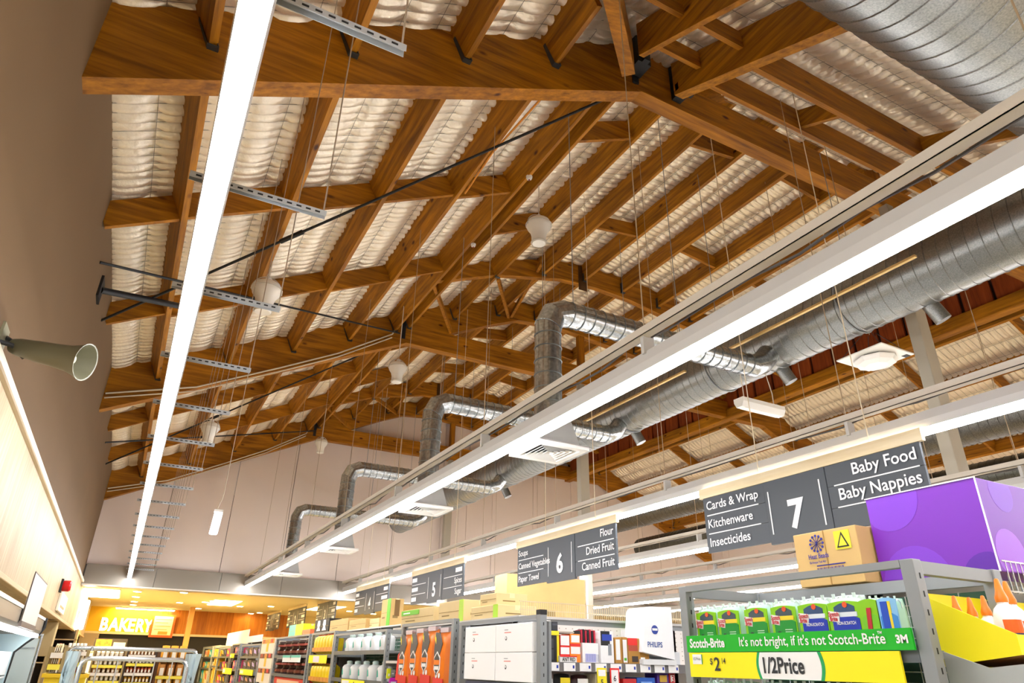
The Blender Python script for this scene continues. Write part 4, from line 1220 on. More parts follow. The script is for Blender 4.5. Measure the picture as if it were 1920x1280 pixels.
# small upper shelf at the post
B(2.18, 2.36, 3.62, 3.9, .178, .186).build('upper_shelf', M('#b9b0a0', rough=.5), g2)
prod('tool_box', 'black and white patterned box on the small upper shelf', 'box', 1021, 1033, 1162, LGT, base=.187, depth=.06, yv=3.66, bands=((.1, .9, .1, .45, BLACK, 'black_print'), (.3, .7, .55, .9, BLACK, 'black_print')))
prod('tool_box', 'dark box on the small upper shelf', 'box', 1034, 1046, 1165, M('#2c2f36', rough=.4), base=.187, depth=.06, yv=3.66, bands=((.6, .8, .1, .9, M('#4a4e58', rough=.4), 'grey_band'),))

# second end bay: white cartons and the hanging bags beside it
e2 = end_bay('grey end bay filled with plain white cartons', 2.0, 3.40, 4.47, .255, .10, [-.085, -.5, -.9], back=M('#8b8f90', rough=.5))
B(2.0, 2.042, 3.398, 3.444, .255, .28).build('post_cap', BLACK, e2)
e3 = end_bay('grey end bay hung with orange pet food bags', 2.0, 4.56, 5.60, .285, .15, [-.3, -.7], back=M('#8b8f90', rough=.5))
wc = None
for r_ in range(2):
    for c_ in range(2):
        lb = (('upper', 'lower')[1-r_]+' '+('left', 'right')[c_]+' plain white carton in the second end bay')
        if r_ == 0: lb = ('lower left' if c_ == 0 else 'lower right')+' plain white carton in the second end bay'
        else: lb = ('upper left' if c_ == 0 else 'upper right')+' plain white carton in the second end bay'
        y1 = 4.33-c_*.435; z0 = -.08+r_*.15
        t = T('white_carton', lb, 'carton', (2.03, y1-.21, z0), 'plain white cartons')
        B(1.985, 2.075, y1-.43, y1, z0, z0+.148).build('box', M('#f7f7f6', rough=.5), t, bevel=.003)
        m = MB().lathe([(.011, 0), (.011, .001)], (1.984, y1-.13, z0+.072), 14, (1, 0, 0)); m.build('ring_mark', M('#3c3c40', rough=.5), t)
        MB().lathe([(.007, 0), (.007, .001)], (1.9832, y1-.13, z0+.074), 14, (1, 0, 0)).build('ring_centre', LGT, t)
        B(1.984, 1.985, y1-.19, y1-.11, z0+.10, z0+.105).build('red_print', M('#e88a80', rough=.5), t)
        B(1.984, 1.985, y1-.155, y1-.11, z0+.115, z0+.118).build('black_print', M('#77777a', rough=.5), t)
t = T('teal_ticket', 'dark ticket strip under the white cartons', 'strip', (1.99, 3.9, -.12))
B(1.985, 1.99, 3.5, 4.3, -.12, -.088).build('strip', M('#3a3f55', rough=.5), t); B(1.984, 1.985, 3.5, 4.3, -.122, -.112).build('teal_edge', M('#2aa8a0', rough=.5), t)
# orange pet food bags
def pet_bag(y, label, dz=0):
    t = T('pet_food_bag', label, 'bag', (2.02, y, -.28+dz), 'orange pet food bags')
    w_ = .20
    MB().pillow((2.02, y, -.03+dz), .10, w_, .50, 8, 10, .35).build('bag', M('#f07d12', rough=.35), t, smooth=True)
    f = 1.968
    pr = lambda pts, mt, nm, dx=0: MB().prism([(f-dx, y+a*w_, b+dz) for a, b in pts], (.004, 0, 0)).build(nm, mt, t)
    pr([(-.44, -.24), (.44, -.24), (.44, -.075), (-.44, -.085)], M('#e02a2a', rough=.4), 'red_base')
    pr([(-.25, .13), (.0, .20), (.36, .205), (.44, .1), (.42, .05), (-.05, .06)], M('#4a4a4e', rough=.4), 'grey_sweep', .001)
    pr([(.28, .13), (.4, .16), (.42, .19), (.3, .17)], M('#f4dd1a', rough=.4), 'yellow_flash', .002)
    hx = [(.12+.30*math.cos(a)*1.0, .01+.075*math.sin(a)) for a in [math.pi/6+math.pi/3*k for k in range(6)]]
    pr(hx, LGT, 'hexagon_rim', .003)
    pr([(.12+(a-.12)*.84, .01+(b-.01)*.84) for a, b in hx], M('#3c3c40', rough=.4), 'hexagon', .004)
    B(f-.006, f-.004, y-.025, y+.07, .0+dz, .03+dz).build('orange_tile', M('#f07d12', rough=.4), t)
    B(f-.006, f-.004, y-.015, y+.06, -.03+dz, -.008+dz).build('white_tile', LGT, t)
    for k in (-1, 1): MB().lathe([(.016, 0), (.016, .002)], (f-.003, y+k*.025, -.065+dz), 12, (1, 0, 0)).build('seal', LGT, t)
    MB().box(2.0, 2.04, y-.07, y+.07, .205+dz, .235+dz).build('top_fold', M('#d9c6cc', rough=.3), t)
for k, lb in enumerate(('leftmost', 'second', 'third', 'rightmost')):
    pet_bag(5.42-k*.235, lb+' orange and red pet food bag in the third end bay', (0, .005, .012, -.004)[k])
MB().tube([(2.03, 4.62, .225), (2.03, 5.54, .225)], .008, 6).build('hanging_bar', CHROME, e3)

# cartons on top of the second gondola
def carton(label, x0, x1, y0, y1, z0, z1, mat=CARTON, stripe=None, marks=True):
    t = T('carton', label, 'carton', ((x0+x1)/2, (y0+y1)/2, z0))
    B(x0, x1, y0, y1, z0, z1).build('box', mat, t, bevel=.004)
    B(x0-.001, x0+.001, y0+.01, y1-.01, (z0+z1)/2-.002, (z0+z1)/2+.002).build('seam', M('#9a7c45', rough=.8), t)
    B((x0+x1)/2-.02, (x0+x1)/2+.02, y0-.0008, y1+.0008, z1-.03, z1+.0008).build('tape', M('#e6d3a2', rough=.4), t)
    if stripe: B(x0-.002, x0+.001, y0, y0+(y1-y0)*.16, z0, z1+.001).build('stripe', stripe, t)
    if marks:
        B(x0-.0015, x0, y0+(y1-y0)*.55, y0+(y1-y0)*.85, z0+(z1-z0)*.3, z0+(z1-z0)*.36).build('print', M('#8b7340', rough=.7), t)
        B(x0+(x1-x0)*.2, x0+(x1-x0)*.6, y0-.0015, y0, z0+(z1-z0)*.3, z0+(z1-z0)*.4).build('print', M('#8b7340', rough=.7), t)
    return t
GZ = .287
carton('largest brown carton, standing behind the sign for aisle 6', aY(950, 1120, 8.2)[0], aY(1097, 1120, 8.2)[0], 8.2, 8.55, .386, 1.09)
carton('pale carton with lime edge lying left of the largest carton', 2.2, 2.5, 4.3, 4.72, GZ, .37, CARTON_L, M('#a8d42a', rough=.5))
carton('small pale carton stacked on the lime edged carton', 2.22, 2.46, 4.36, 4.62, .372, .45, CARTON_L)
carton('low pale carton at the front end of the second gondola', 2.6, 2.9, 5.02, 5.3, GZ, .36, CARTON_L, M('#b8d840', rough=.5))
tag(B(aY(1099, 1120, 8.2)[0], aY(1103, 1120, 8.2)[0], 8.2, 8.24, .386, 1.1).build('white_pole', WHITE, bevel=.004), 'slim white pole beside the largest carton', 'pole')

# ================================================================== THIRD AND FURTHER GONDOLAS
def yat(px, x, py=1225): return aX(px, py, x)[1]
def zat(px, py, x): return aX(px, py, x)[2]
X3 = 2.25
DKS = M('#5c6066', rough=.4, metal=.2)
ym0, ym1 = yat(722, X3), yat(624, X3)
zA, zB = zat(672, 1220, X3), zat(672, 1274, X3)
e4 = end_bay('grey end bay of white bottles in the third gondola', X3, ym0, ym1, zat(672, 1184, X3), .4, [zA, zB, -.75], back='wire')
bottle = None
hb_ = zat(672, 1190, X3)-zA
def white_bottle(x, y, z, h, label, group):
    t = T('white_bottle', label, 'bottle', (x, y, z), group)
    MB().lathe([(.07, 0), (.075, .01), (.075, h*.7), (.06, h*.85), (.03, h*.92), (.03, h)], (x, y, z), 16).build('body', M('#f5f7f5', rough=.35), t, smooth=True)
    MB().lathe([(.032, h-.012), (.034, h+.012), (.02, h+.02)], (x, y, z), 12).build('cap', M('#d8ede6', rough=.4), t)
    MB().prism([(x-.077, y-.02, z+h*.25), (x-.077, y+.01, z+h*.2), (x-.077, y+.02, z+h*.55), (x-.077, y, z+h*.65)], (.004, 0, 0)).build('teal_mark', M('#35b7a4', rough=.4), t)
    return t
for zz, nm in ((zA, 'upper'), (zB, 'middle')):
    ycs = np.linspace(ym0+.25, ym1-.4, 5)
    for k, y in enumerate(ycs):
        lb = f'large white bottle with teal mark on the {nm} shelf of the third gondola'
        if bottle is None: bottle = white_bottle(X3+.1, y, zz, hb_, lb, 'white bottles on the upper shelf'); b0_ = (y, zz)
        else: dup(bottle, (0, y-b0_[0], zz-b0_[1]), lb, 'white bottles on the %s shelf' % nm)
t = T('yellow_ticket', 'yellow price card below the white bottles', 'price card', (X3-.01, ym0+.3, zB-.1))
ya, yb = yat(690, X3), yat(648, X3)
B(X3-.012, X3-.008, ya, yb, zB-.1, zB-.005).build('card', YEL, t); B(X3-.0135, X3-.012, ya+(yb-ya)*.65, yb-.02, zB-.09, zB-.015).build('panel', LGT, t)
text('3', .1, (X3-.0135, ya+(yb-ya)*.45, zB-.09), '-x', INK, t, bold=.02)
# yellow bags bay
yy0, yy1 = ym1+.02, yat(580, X3)
e5 = end_bay('grey end bay of yellow snack bags in the third gondola', X3, yy0, yy1, zat(600, 1185, X3), .4, [zat(600, 1227, X3), zat(600, 1284, X3), -.8], back=DKS)
bag = None
for row, (pt, pb) in enumerate(((1190, 1226), (1246, 1283))):
    zt_, zb_ = zat(600, pt, X3), zat(600, pb, X3)
    for k in range(7):
        y = yy0+.12+k*(yy1-yy0-.2)/6.4
        lb = 'yellow snack bag on the %s shelf of the yellow bay' % ('upper', 'lower')[row]
        if bag is None:
            bag = T('snack_bag', lb, 'bag', (X3+.08, y, zb_), 'yellow snack bags, upper shelf'); bag0 = (y, zb_)
            MB().pillow((X3+.08, y, (zt_+zb_)/2), .12, .19, zt_-zb_, 6, 8, .4).build('bag', M('#f7d80c', rough=.35), bag, smooth=True)
            B(X3+.012, X3+.02, y-.07, y+.07, zb_+.03, zb_+(zt_-zb_)*.35).build('picture', M('#d9902a', rough=.5), bag)
            B(X3+.07, X3+.09, y-.05, y+.05, zt_-.015, zt_+.01).build('top_fold', M('#c0562a', rough=.4), bag)
        else: dup(bag, (0, y-bag0[0], zb_-bag0[1]), lb, 'yellow snack bags, %s shelf' % ('upper', 'lower')[row])
t = T('yellow_ticket', 'yellow price card between the yellow snack bags', 'price card', (X3-.01, (yy0+yy1)/2, 0))
z_a, z_b = zat(595, 1243, X3), zat(595, 1228, X3)
B(X3-.012, X3-.006, yy0+.2, yy1-.05, z_a, z_b).build('card', YEL, t); B(X3-.014, X3-.012, yy0+.55, yy0+.85, z_a+.01, z_b-.01).build('panel', M('#e8d6e4', rough=.5), t)
# dark jars bay
X4 = 2.25
yj0, yj1 = yat(576, X4), yat(514, X4)
e6 = end_bay('grey end bay of dark coffee jars in the fourth gondola', X4, yj0, yj1, zat(545, 1192, X4), .4, [zat(545, 1228, X4), zat(545, 1265, X4), -.9], back=BLACK)
jar = None
for row, (pt, pb) in enumerate(((1200, 1227), (1238, 1264))):
    zt_, zb_ = zat(545, pt, X4), zat(545, pb, X4)
    for k in range(5):
        y = yj0+.25+k*(yj1-yj0-.45)/4
        lb = 'dark jar with red label on the %s shelf of the fourth gondola' % ('upper', 'lower')[row]
        if jar is None:
            jar = T('dark_jar', lb, 'jar', (X4+.14, y, zb_), 'dark jars, upper shelf'); jar0 = (y, zb_); h_ = zt_-zb_
            MB().lathe([(.12, 0), (.13, .02), (.13, h_*.3), (.10, h_*.42), (.10, h_*.55), (.13, h_*.65), (.13, h_*.8), (.11, h_*.85)], (X4+.14, y, zb_), 14).build('glass', M('#3a1c12', rough=.25), jar, smooth=True)
            MB().lathe([(.11, h_*.84), (.115, h_*.86), (.115, h_*.98), (.1, h_)], (X4+.14, y, zb_), 14).build('lid', M('#4d3a34', rough=.4), jar, smooth=True)
            MB().lathe([(.132, h_*.6), (.134, h_*.62), (.134, h_*.72), (.132, h_*.74)], (X4+.14, y, zb_), 14, cap=False).build('label_band', M('#a04438', rough=.4), jar)
            MB().lathe([(.122, h_*.1), (.133, h_*.12), (.132, h_*.3)], (X4+.14, y, zb_), 14, cap=False).build('coffee', M('#7a3a22', rough=.4), jar)
        else: dup(jar, (0, y-jar0[0], zb_-jar0[1]), lb, 'dark jars, %s shelf' % ('upper', 'lower')[row])
t = T('white_ticket', 'white price card with teal top between the dark jars', 'price card', (X4-.01, (yj0+yj1)/2, 0))
z_a, z_b = zat(550, 1241, X4), zat(550, 1228, X4)
ya, yb = yat(566, X4), yat(533, X4)
B(X4-.014, X4-.008, ya, yb, z_a, z_b).build('card', LGT, t); B(X4-.016, X4-.014, ya, yb, z_b-.03, z_b).build('teal_top', M('#4fc6b4', rough=.5), t)
text('4', .12, (X4-.016, (ya+yb)/2+.05, z_a+.03), '-x', INK, t, bold=.02)
t = T('red_packet', 'red packets below the dark jars', 'packet', (X4+.1, yj0+1, 0))
B(X4+.03, X4+.2, yj0+.15, yj1-.15, zat(545, 1285, X4), zat(545, 1271, X4)).build('box', RED, t, bevel=.01)
B(X4+.025, X4+.03, yj0+.4, yj1-.4, zat(545, 1284, X4), zat(545, 1276, X4)).build('print', M('#f3c6a0', rough=.5), t)
# orange topped carton tower
X5 = 2.25
yo0, yo1 = yat(513, X5), yat(487, X5)
tw = None
for k, (pt, pb) in enumerate(((1197, 1224), (1224, 1252), (1252, 1281))):
    zt_, zb_ = zat(500, pt, X5), zat(500, pb, X5)
    t = T('snack_carton', ('top', 'middle', 'lowest')[k]+' orange and cream carton in the leaning display tower', 'carton', (X5+.1, (yo0+yo1)/2, zb_), 'orange display cartons')
    B(X5, X5+.35, yo0+.05, yo1-.05, zb_, zt_-.003).build('box', M('#eadfce', rough=.5), t)
    B(X5-.003, X5, yo0+.08, yo1-.1, zt_-(zt_-zb_)*.35, zt_-.01).build('opening' if k else 'orange_top', ORG if k == 0 else M('#5a1a10', rough=.6), t)
    B(X5-.005, X5-.003, (yo0+yo1)/2-.1, (yo0+yo1)/2+.06, zb_+.02, zt_-.02).build('yellow_flash', M('#f2c62a', rough=.5), t)
    for q in range(3): B(X5-.006, X5-.003, yo0+.2+q*.35, yo0+.38+q*.35, zt_-(zt_-zb_)*.3, zt_-.012).build('packet_end', (RED, ORG, M('#b03a1a', rough=.5))[q], t)
B(X5+.05, X5+.4, yo0+.1, yo1-.1, FL, zat(500, 1281, X5)).build('display_base', M('#d9cdbd', rough=.6), t)
# further end bays with purple, dark and teal goods
def goods_bay(label, px0, px1, x, ptop, rows_, mats, yel=None, glabel='packets', name='goods_packet'):
    y0, y1 = yat(px1, x), yat(px0, x)
    pc = (px0+px1)/2
    sh = [zat(pc, pb, x) for pt, pb in rows_]
    t0 = end_bay(label, x, y0, y1, zat(pc, ptop, x), .4, sh+[-.9], back=DKS)
    for r_, (pt, pb) in enumerate(rows_):
        zt_, zb_ = zat(pc, pt, x), zat(pc, pb, x)
        n = 4
        pk = None
        for k in range(n):
            a = y0+.1+k*(y1-y0-.2)/n; b = a+(y1-y0-.2)/n*.9
            mm = mats[(r_*3+k) % len(mats)]
            t = T(name, f'{glabel[0]} on the {("upper","middle","lower")[r_]} shelf of the {glabel[1]}', 'packet', (x+.1, (a+b)/2, zb_), f'{glabel[0]} {r_}')
            B(x+.06, x+.2, a, b, zb_, zt_-.01*(k % 2)).build('pack', mm[0], t, bevel=.006)
            MB().prism([(x+.056, a+(b-a)*.15, zb_+(zt_-zb_)*.25), (x+.056, b-(b-a)*.3, zb_+(zt_-zb_)*.35), (x+.056, b-(b-a)*.1, zb_+(zt_-zb_)*.8), (x+.056, a+(b-a)*.4, zb_+(zt_-zb_)*.65)], (.004, 0, 0)).build('print', mm[1], t)
    if yel:
        for j, (a, b, pt, pb) in enumerate(yel):
            ya, yb = yat(b, x), yat(a, x)
            t = T('yellow_ticket', f'yellow price card {("across","low on")[j % 2]} the {glabel[1]}', 'price card', (x-.01, (ya+yb)/2, zat(pc, pb, x)))
            B(x-.02, x-.006, ya, yb, zat(pc, pb, x), zat(pc, pt, x)).build('card', YEL, t)
            B(x-.022, x-.02, ya+(yb-ya)*.7, yb-.03, zat(pc, pb, x)+.02, zat(pc, pt, x)-.02).build('panel', LGT, t)
    return t0
PK = lambda a, b: (M(a, rough=.45), M(b, rough=.5))
goods_bay('grey end bay of purple chocolate in the fifth gondola', 451, 486, 2.25, 1208, ((1213, 1230), (1237, 1254), (1268, 1283)), [PK('#241c2c', '#a98ad8'), PK('#2c2236', '#c6b2ec'), PK('#3a2230', '#e0a078')], [(457, 481, 1255, 1266)], ('dark packet with lilac print', 'purple chocolate bay'))
goods_bay('grey end bay of pink packets in the fifth gondola', 433, 447, 2.25, 1207, ((1212, 1224), (1237, 1254), (1266, 1283)), [PK('#d8506a', '#f0d8c8'), PK('#6a4a9a', '#e6c890'), PK('#4a4a9a', '#c8a8d8')], [(434, 441, 1225, 1233), (425, 441, 1253, 1265)], ('pink and violet packet', 'pink packet bay'))
goods_bay('dark end bay of mixed packets in the sixth gondola', 409, 431, 2.25, 1212, ((1215, 1230), (1240, 1255), (1266, 1283)), [PK('#3a1f4a', '#c8d02a'), PK('#c0286a', '#f2d020'), PK('#16241c', '#3a3a8a'), PK('#1c1c20', '#c89a2a')], None, ('dark packet with yellow print', 'mixed packet bay'))
goods_bay('end bay of orange and teal cards in the seventh gondola', 379, 397, 2.25, 1212, ((1217, 1231), (1240, 1252), (1256, 1283)), [PK('#c8b43c', '#d8d8c0'), PK('#18b0c8', '#e8e8e0'), PK('#c8a03a', '#e06a3a'), PK('#e8e0cc', '#d04040')], None, ('orange or teal card pack', 'card pack bay'))
goods_bay('end bay of amber packets beside the cards', 398, 409, 2.25, 1210, ((1219, 1231), (1233, 1248), (1250, 1283)), [PK('#d0a020', '#f0e0a0'), PK('#c8b060', '#f0f0e0'), PK('#d8b81c', '#a06020')], None, ('amber packet', 'amber packet bay'))
for px0, px1, p0, p1, x, lb in ((425, 464, 1184, 1210, 2.5, 'large blank white board standing above the fifth gondola'), (452, 490, 1192, 1204, 2.3, 'long blank white header board above the purple bay')):
    y0, y1 = yat(px1, x, 1200), yat(px0, x, 1200)
    t = T('header_board', lb, 'board', (x, (y0+y1)/2, zat((px0+px1)/2, p1, x)))
    B(x, x+.02, y0, y1, zat((px0+px1)/2, p1, x), zat((px0+px1)/2, p0, x)).build('board', LGT, t)
    B(x+.02, x+.04, (y0+y1)/2-.02, (y0+y1)/2+.02, zat((px0+px1)/2, p1, x)-.1, zat((px0+px1)/2, p0, x)-.03).build('stay', STEEL_G, t)

# gondola bodies and goods on top
for k, (y0, y1, lb) in enumerate(((ym0+.0, yy1, 'third gondola behind the white bottles'), (yj0, yj1+1.9, 'fourth gondola behind the dark jars'))):
    gondola('grey '+lb, X3+.42, 6.1, y0, y1, (y0+y1)/2, .37, [.0, -.4, -.8, -1.2])
# pegboard end and pink goods visible beside the third gondola
t = T('peg_display', 'grey pegboard panel with bright packets beside the third gondola', 'panel', (2.6, ym0-.15, FL))
B(2.5, 3.0, ym0-.12, ym0-.1, FL, zat(735, 1184, 2.6)).build('board', M('#b9b5ae', rough=.5), t)
m = MB()
for i in range(9):
    for j in range(12): m.box(2.53+i*.05, 2.54+i*.05, ym0-.1215, ym0-.12, -.12+j*.035, -.11+j*.035)
q = m.build('peg_holes', M('#6d6a66', rough=.7), t); q['kind'] = 'stuff'
for px0, px1, p0, p1, col, lb in ((726, 733, 1253, 1272, '#d8e01c', 'lime packet hanging on the pegboard'), (733, 741, 1255, 1268, '#8a8a88', 'grey packet hanging on the pegboard'), (732, 746, 1270, 1285, '#d81ec0', 'magenta packet hanging on the pegboard')):
    yv = ym0-.15
    x0, x1 = aY(px0, 1260, yv)[0], aY(px1, 1260, yv)[0]; zb_, zt_ = aY(735, p1, yv)[2], aY(735, p0, yv)[2]
    t = T('hanging_packet', lb, 'packet', ((x0+x1)/2, yv, zb_))
    B(x0, x1, yv, yv+.025, zb_, zt_).build('pack', M(col, rough=.4), t, bevel=.004); B(x0+.01, x1-.01, yv-.002, yv, zb_+.02, (zb_+zt_)/2).build('print', LGT, t)
MB().prism([(2.03, 5.60, -.12), (2.03, 5.74, -.12), (2.03, 5.72, .06), (2.03, 5.62, .12)], (.006, 0, 0)).build('red_side_card', RED, e3)
def topbox(label, px0, px1, p0, p1, x, depth, mat, stripe=None, marks=True, base=.386):
    y0, y1 = yat(px1, x, p1), yat(px0, x, p1)
    pc = (px0+px1)/2
    return carton(label, x, x+depth, y0, y1, base, max(base+.05, zat(pc, p0, x)), mat, stripe, marks)
tc = topbox('tall tan carton with a green corner on the third gondola', 712, 729, 1124, 1178, 2.75, .16, CARTON, None)
B(2.747, 2.75, yat(729, 2.75, 1178), yat(723, 2.75, 1178), .386, zat(720, 1124, 2.75)).build('green_corner', M('#57b414', rough=.5), tc)
B(2.80, 2.86, yat(729, 2.75, 1178)-.003, yat(729, 2.75, 1178), .50, .68).build('side_label', M('#7a5a2c', rough=.7), tc)
topbox('pale carton left of the tall green cornered carton', 686, 709, 1160, 1182, 2.75, .4, CARTON_L)
topbox('tan carton in the middle of the third gondola top', 653, 684, 1161, 1183, 2.7, .4, CARTON)
topbox('tan carton at the far end of the third gondola top', 617, 651, 1161, 1184, 2.7, .4, CARTON)
dkc = topbox('dark carton with white bottle pictures on the fourth gondola', 589, 615, 1161, 1184, 2.7, .4, BLACK, None, False)
x_ = 2.698
ya, yb = yat(615, 2.7, 1184), yat(589, 2.7, 1184)
t = dkc
for k in (.3, .7):
    yy = ya+(yb-ya)*k; zz = zat(602, 1183, 2.7); h_ = zat(602, 1162, 2.7)-zz
    MB().prism([(x_-.002, yy-.12, zz+h_*.05), (x_-.002, yy+.12, zz+h_*.05), (x_-.002, yy+.05, zz+h_*.4), (x_-.002, yy+.09, zz+h_*.55), (x_-.002, yy+.06, zz+h_*.95), (x_-.002, yy-.06, zz+h_*.95), (x_-.002, yy-.09, zz+h_*.55), (x_-.002, yy-.05, zz+h_*.4)], (.002, 0, 0)).build('picture', LGT, t)
topbox('bright lime panel box on the fourth gondola', 552, 566, 1170, 1194, 2.74, .3, M('#cfe01c', rough=.5), None, False)
topbox('orange round edged box on the fourth gondola', 565, 580, 1180, 1194, 2.74, .3, M('#e07040', rough=.5), None, False)
topbox('teal and white box behind the lime panel box', 540, 552, 1172, 1194, 2.76, .3, M('#58c8a8', rough=.5), None, False)
lpc = topbox('long pale carton with a green label above the pet food bags', 752, 812, 1141, 1166, 2.2, .4, CARTON_L, None, True, GZ)
x_ = 2.197
t = lpc
B(x_-.003, x_, yat(786, 2.2, 1150), yat(754, 2.2, 1150), zat(770, 1153, 2.2), zat(770, 1144, 2.2)).build('label', M('#6cc414', rough=.5), t)
B(x_-.004, x_-.003, yat(770, 2.2, 1150), yat(758, 2.2, 1150), zat(770, 1150, 2.2), zat(770, 1148, 2.2)).build('wording', LGT, t)
topbox('pale carton with lime print above the pet food bags', 822, 868, 1127, 1158, 2.2, .3, CARTON_L, M('#b4d838', rough=.5), True, GZ)
tag(B(2.95, 3.01, yat(818, 2.95, 1180)-.04, yat(818, 2.95, 1180)+.04, FL, zat(818, 1125, 2.95)).build('white_pole', WHITE, bevel=.006), 'slim white pole between cartons behind the pet food bags', 'pole')

# ================================================================== BAKERY
t = T('bakery_sign', 'raised white letters spelling BAKERY on the yellow wall', 'sign', (.15, YB-.08, .68))
GLOW = M('#fff6e0', emit=1.5)
lx = [-.50, -.27, -.02, .20, .40, .61]
for ch, xx in zip('BAKERY', lx):
    for d in (.0, .012, .024): text(ch, .46, (xx, YB-.065-d, .69), '-y', GLOW if d > .02 else M('#f0d9a0', rough=.5), t, 'letter', bold=.03, sx=.78)
t = T('menu_board', 'orange framed menu board beside the bakery letters', 'board', (1.08, YB-.1, .55))
B(.78, 1.40, YB-.13, YB-.10, .55, 1.16).build('frame', M('#e8641c', rough=.5), t)
B(.84, 1.34, YB-.14, YB-.13, .61, 1.11).build('paper', M('#f4dfb0', rough=.6), t)
for k in range(4): B(.88, 1.30-.08*(k % 2), YB-.143, YB-.14, 1.02-k*.09, 1.035-k*.09).build('menu_line', M('#b98a4a', rough=.6), t)
B(1.0, 1.25, YB-.143, YB-.14, .63, .71).build('picture', M('#c9922e', rough=.6), t)
t = T('cove_light', 'long warm strip light above the bakery letters', 'light', (.5, YB-.25, 1.24))
B(-.2, 1.3, YB-.30, YB-.22, 1.25, 1.27).build('tube', M('#ffe8a8', emit=WARM*1.6), t); B(-.22, 1.32, YB-.32, YB-.20, 1.27, 1.30).build('housing', WHITE, t)
spots = [(258, 1108), (255, 1118), (252, 1127), (250, 1133), (345, 1110), (337, 1129), (385, 1128), (372, 1140), (400, 1126), (450, 1136), (470, 1152), (487, 1148), (508, 1136), (655, 1145), (700, 1150)]
for k, (px, py) in enumerate(spots):
    q = aZ(px, py, 1.295)
    if not (YE+.3 < q[1] < YB-.2): 
        q = q*(min(max(q[1], YE+.4), YB-.3)/q[1]); 
    t = T('downlight', 'small round warm downlight in the bakery ceiling', 'light', (q[0], q[1], 1.285), 'bakery downlights')
    MB().lathe([(.09, 0), (.09, .008), (.11, .014)], (q[0], q[1], 1.285), 16).build('trim_ring', WHITE, t)
    MB().lathe([(.07, -.004), (.07, .0)], (q[0], q[1], 1.285), 16).build('lamp_face', M('#ffdf98', emit=WARM*2.5), t)
for k, (px, py, w_, l_, lb) in enumerate(((190, 1112, .35, 1.2, 'bright square ceiling panel light left in the bakery ceiling'), (420, 1130, .3, .9, 'added warm fill panel in the middle of the bakery ceiling'), (610, 1140, .3, .9, 'added warm fill panel at the right of the bakery ceiling'))):  # middle and right panels are added lamps, put in to brighten the bakery
    q = aZ(px, py, 1.29)
    q = q*(min(max(q[1], YE+.9), YB-1.5)/q[1])
    t = T('panel_light', lb, 'light', (q[0], q[1], 1.28))
    B(q[0]-w_, q[0]+w_, q[1]-l_, q[1]+l_, 1.282, 1.288).build('diffuser', M('#ffe6a6', emit=WARM), t)
    B(q[0]-w_-.03, q[0]+w_+.03, q[1]-l_-.03, q[1]+l_+.03, 1.288, 1.30).build('frame', WHITE, t)
t = T('bakery_counter', 'white bakery counter front with a menu picture', 'counter', (.0, 20.5, FL))
B(-.55, .75, 20.4, 21.0, FL, .12).build('body', M('#efe9dc', rough=.4), t, bevel=.01)
B(-.45, .25, 20.38, 20.40, .14, .42).build('picture_panel', M('#3a3330', rough=.5), t)
B(-.42, -.08, 20.37, 20.38, .17, .40).build('bread_picture', M('#c98a2a', rough=.6, noise=.4, scale=14), t)
B(-.04, .22, 20.37, 20.38, .22, .34).build('caption', M('#e8ddc8', rough=.6), t)
B(-.58, .78, 20.36, 21.02, .12, .14).build('top', M('#d9d0c0', rough=.3), t)

# bread racks
LOAF = [M('#c98b3f', rough=.6, noise=.2, scale=10), M('#e8d3a2', rough=.5), M('#f0e6d2', rough=.4), M('#e2a52a', rough=.5), M('#d9622a', rough=.5)]
def bread_rack(label, pxs, y, shelves_py, pick, what, gr, n=6, mat=M('#a08a5a', rough=.5), h_=.085):
    x0, x1 = aY(pxs[0], 1250, y)[0], aY(pxs[1], 1250, y)[0]
    zt = aY(pxs[0], shelves_py[0]-14, y)[2]
    t = T('bread_rack', label, 'rack', ((x0+x1)/2, y+.25, FL))
    for xx in (x0, x1-.03): B(xx, xx+.03, y, y+.03, FL, zt).build('upright', mat, t); B(xx, xx+.03, y+.47, y+.5, FL, zt).build('upright', mat, t)
    B(x0, x1, y+.48, y+.5, FL+.1, zt).build('back_board', M('#6b5536', rough=.7), t)
    zz = [aY(pxs[0], p_, y)[2] for p_ in shelves_py]
    names = ['top', 'second', 'third', 'fourth', 'lowest']
    for k, z in enumerate(zz):
        s = B(x0+.03, x1-.03, y, y+.48, z-.02, z).build('shelf', mat, t)
        B(x0+.03, x1-.03, y-.012, y, z-.04, z+.012).build('ticket_rail', M('#f2e24a', rough=.5) if k % 2 else M('#efe6d6', rough=.5), s)
        first = None
        for q in range(n):
            a = x0+.05+q*(x1-x0-.1)/n; b = a+(x1-x0-.1)/n*.9
            lb = f'{what} on the {names[k]} shelf of the {gr}'
            if first is None:
                first = T('bread_loaf', lb, 'bread', ((a+b)/2, y+.15, z+.001), f'{what}, {gr}, {names[k]} shelf')
                m = MB().pillow(((a+b)/2, y+.15, z+h_/2+.001), (b-a), .24, h_*1.0, 6, 6, .3, 'y')
                m.build('loaf', LOAF[pick[k % len(pick)]], first, smooth=True)
                B(a+(b-a)*.25, a+(b-a)*.75, y+.028, y+.034, z+.02, z+h_*.6).build('label', M('#f4ecd8', rough=.5), first)
                a0 = a
            else: dup(first, (a-a0, 0, 0))
    return t
bread_rack('wooden bread rack left behind the roll cage', (168, 232), 15.9, [1232, 1247, 1262, 1277], [2, 1, 0, 1], 'pale bagged loaf', 'left bread rack', 6, h_=.11)
bread_rack('dark bread rack in the middle behind the roll cage', (232, 290), 16.1, [1228, 1244, 1262, 1280], [0, 2, 4, 3], 'golden bread roll pack', 'middle bread rack', 7, M('#3a2c20', rough=.6), h_=.12)
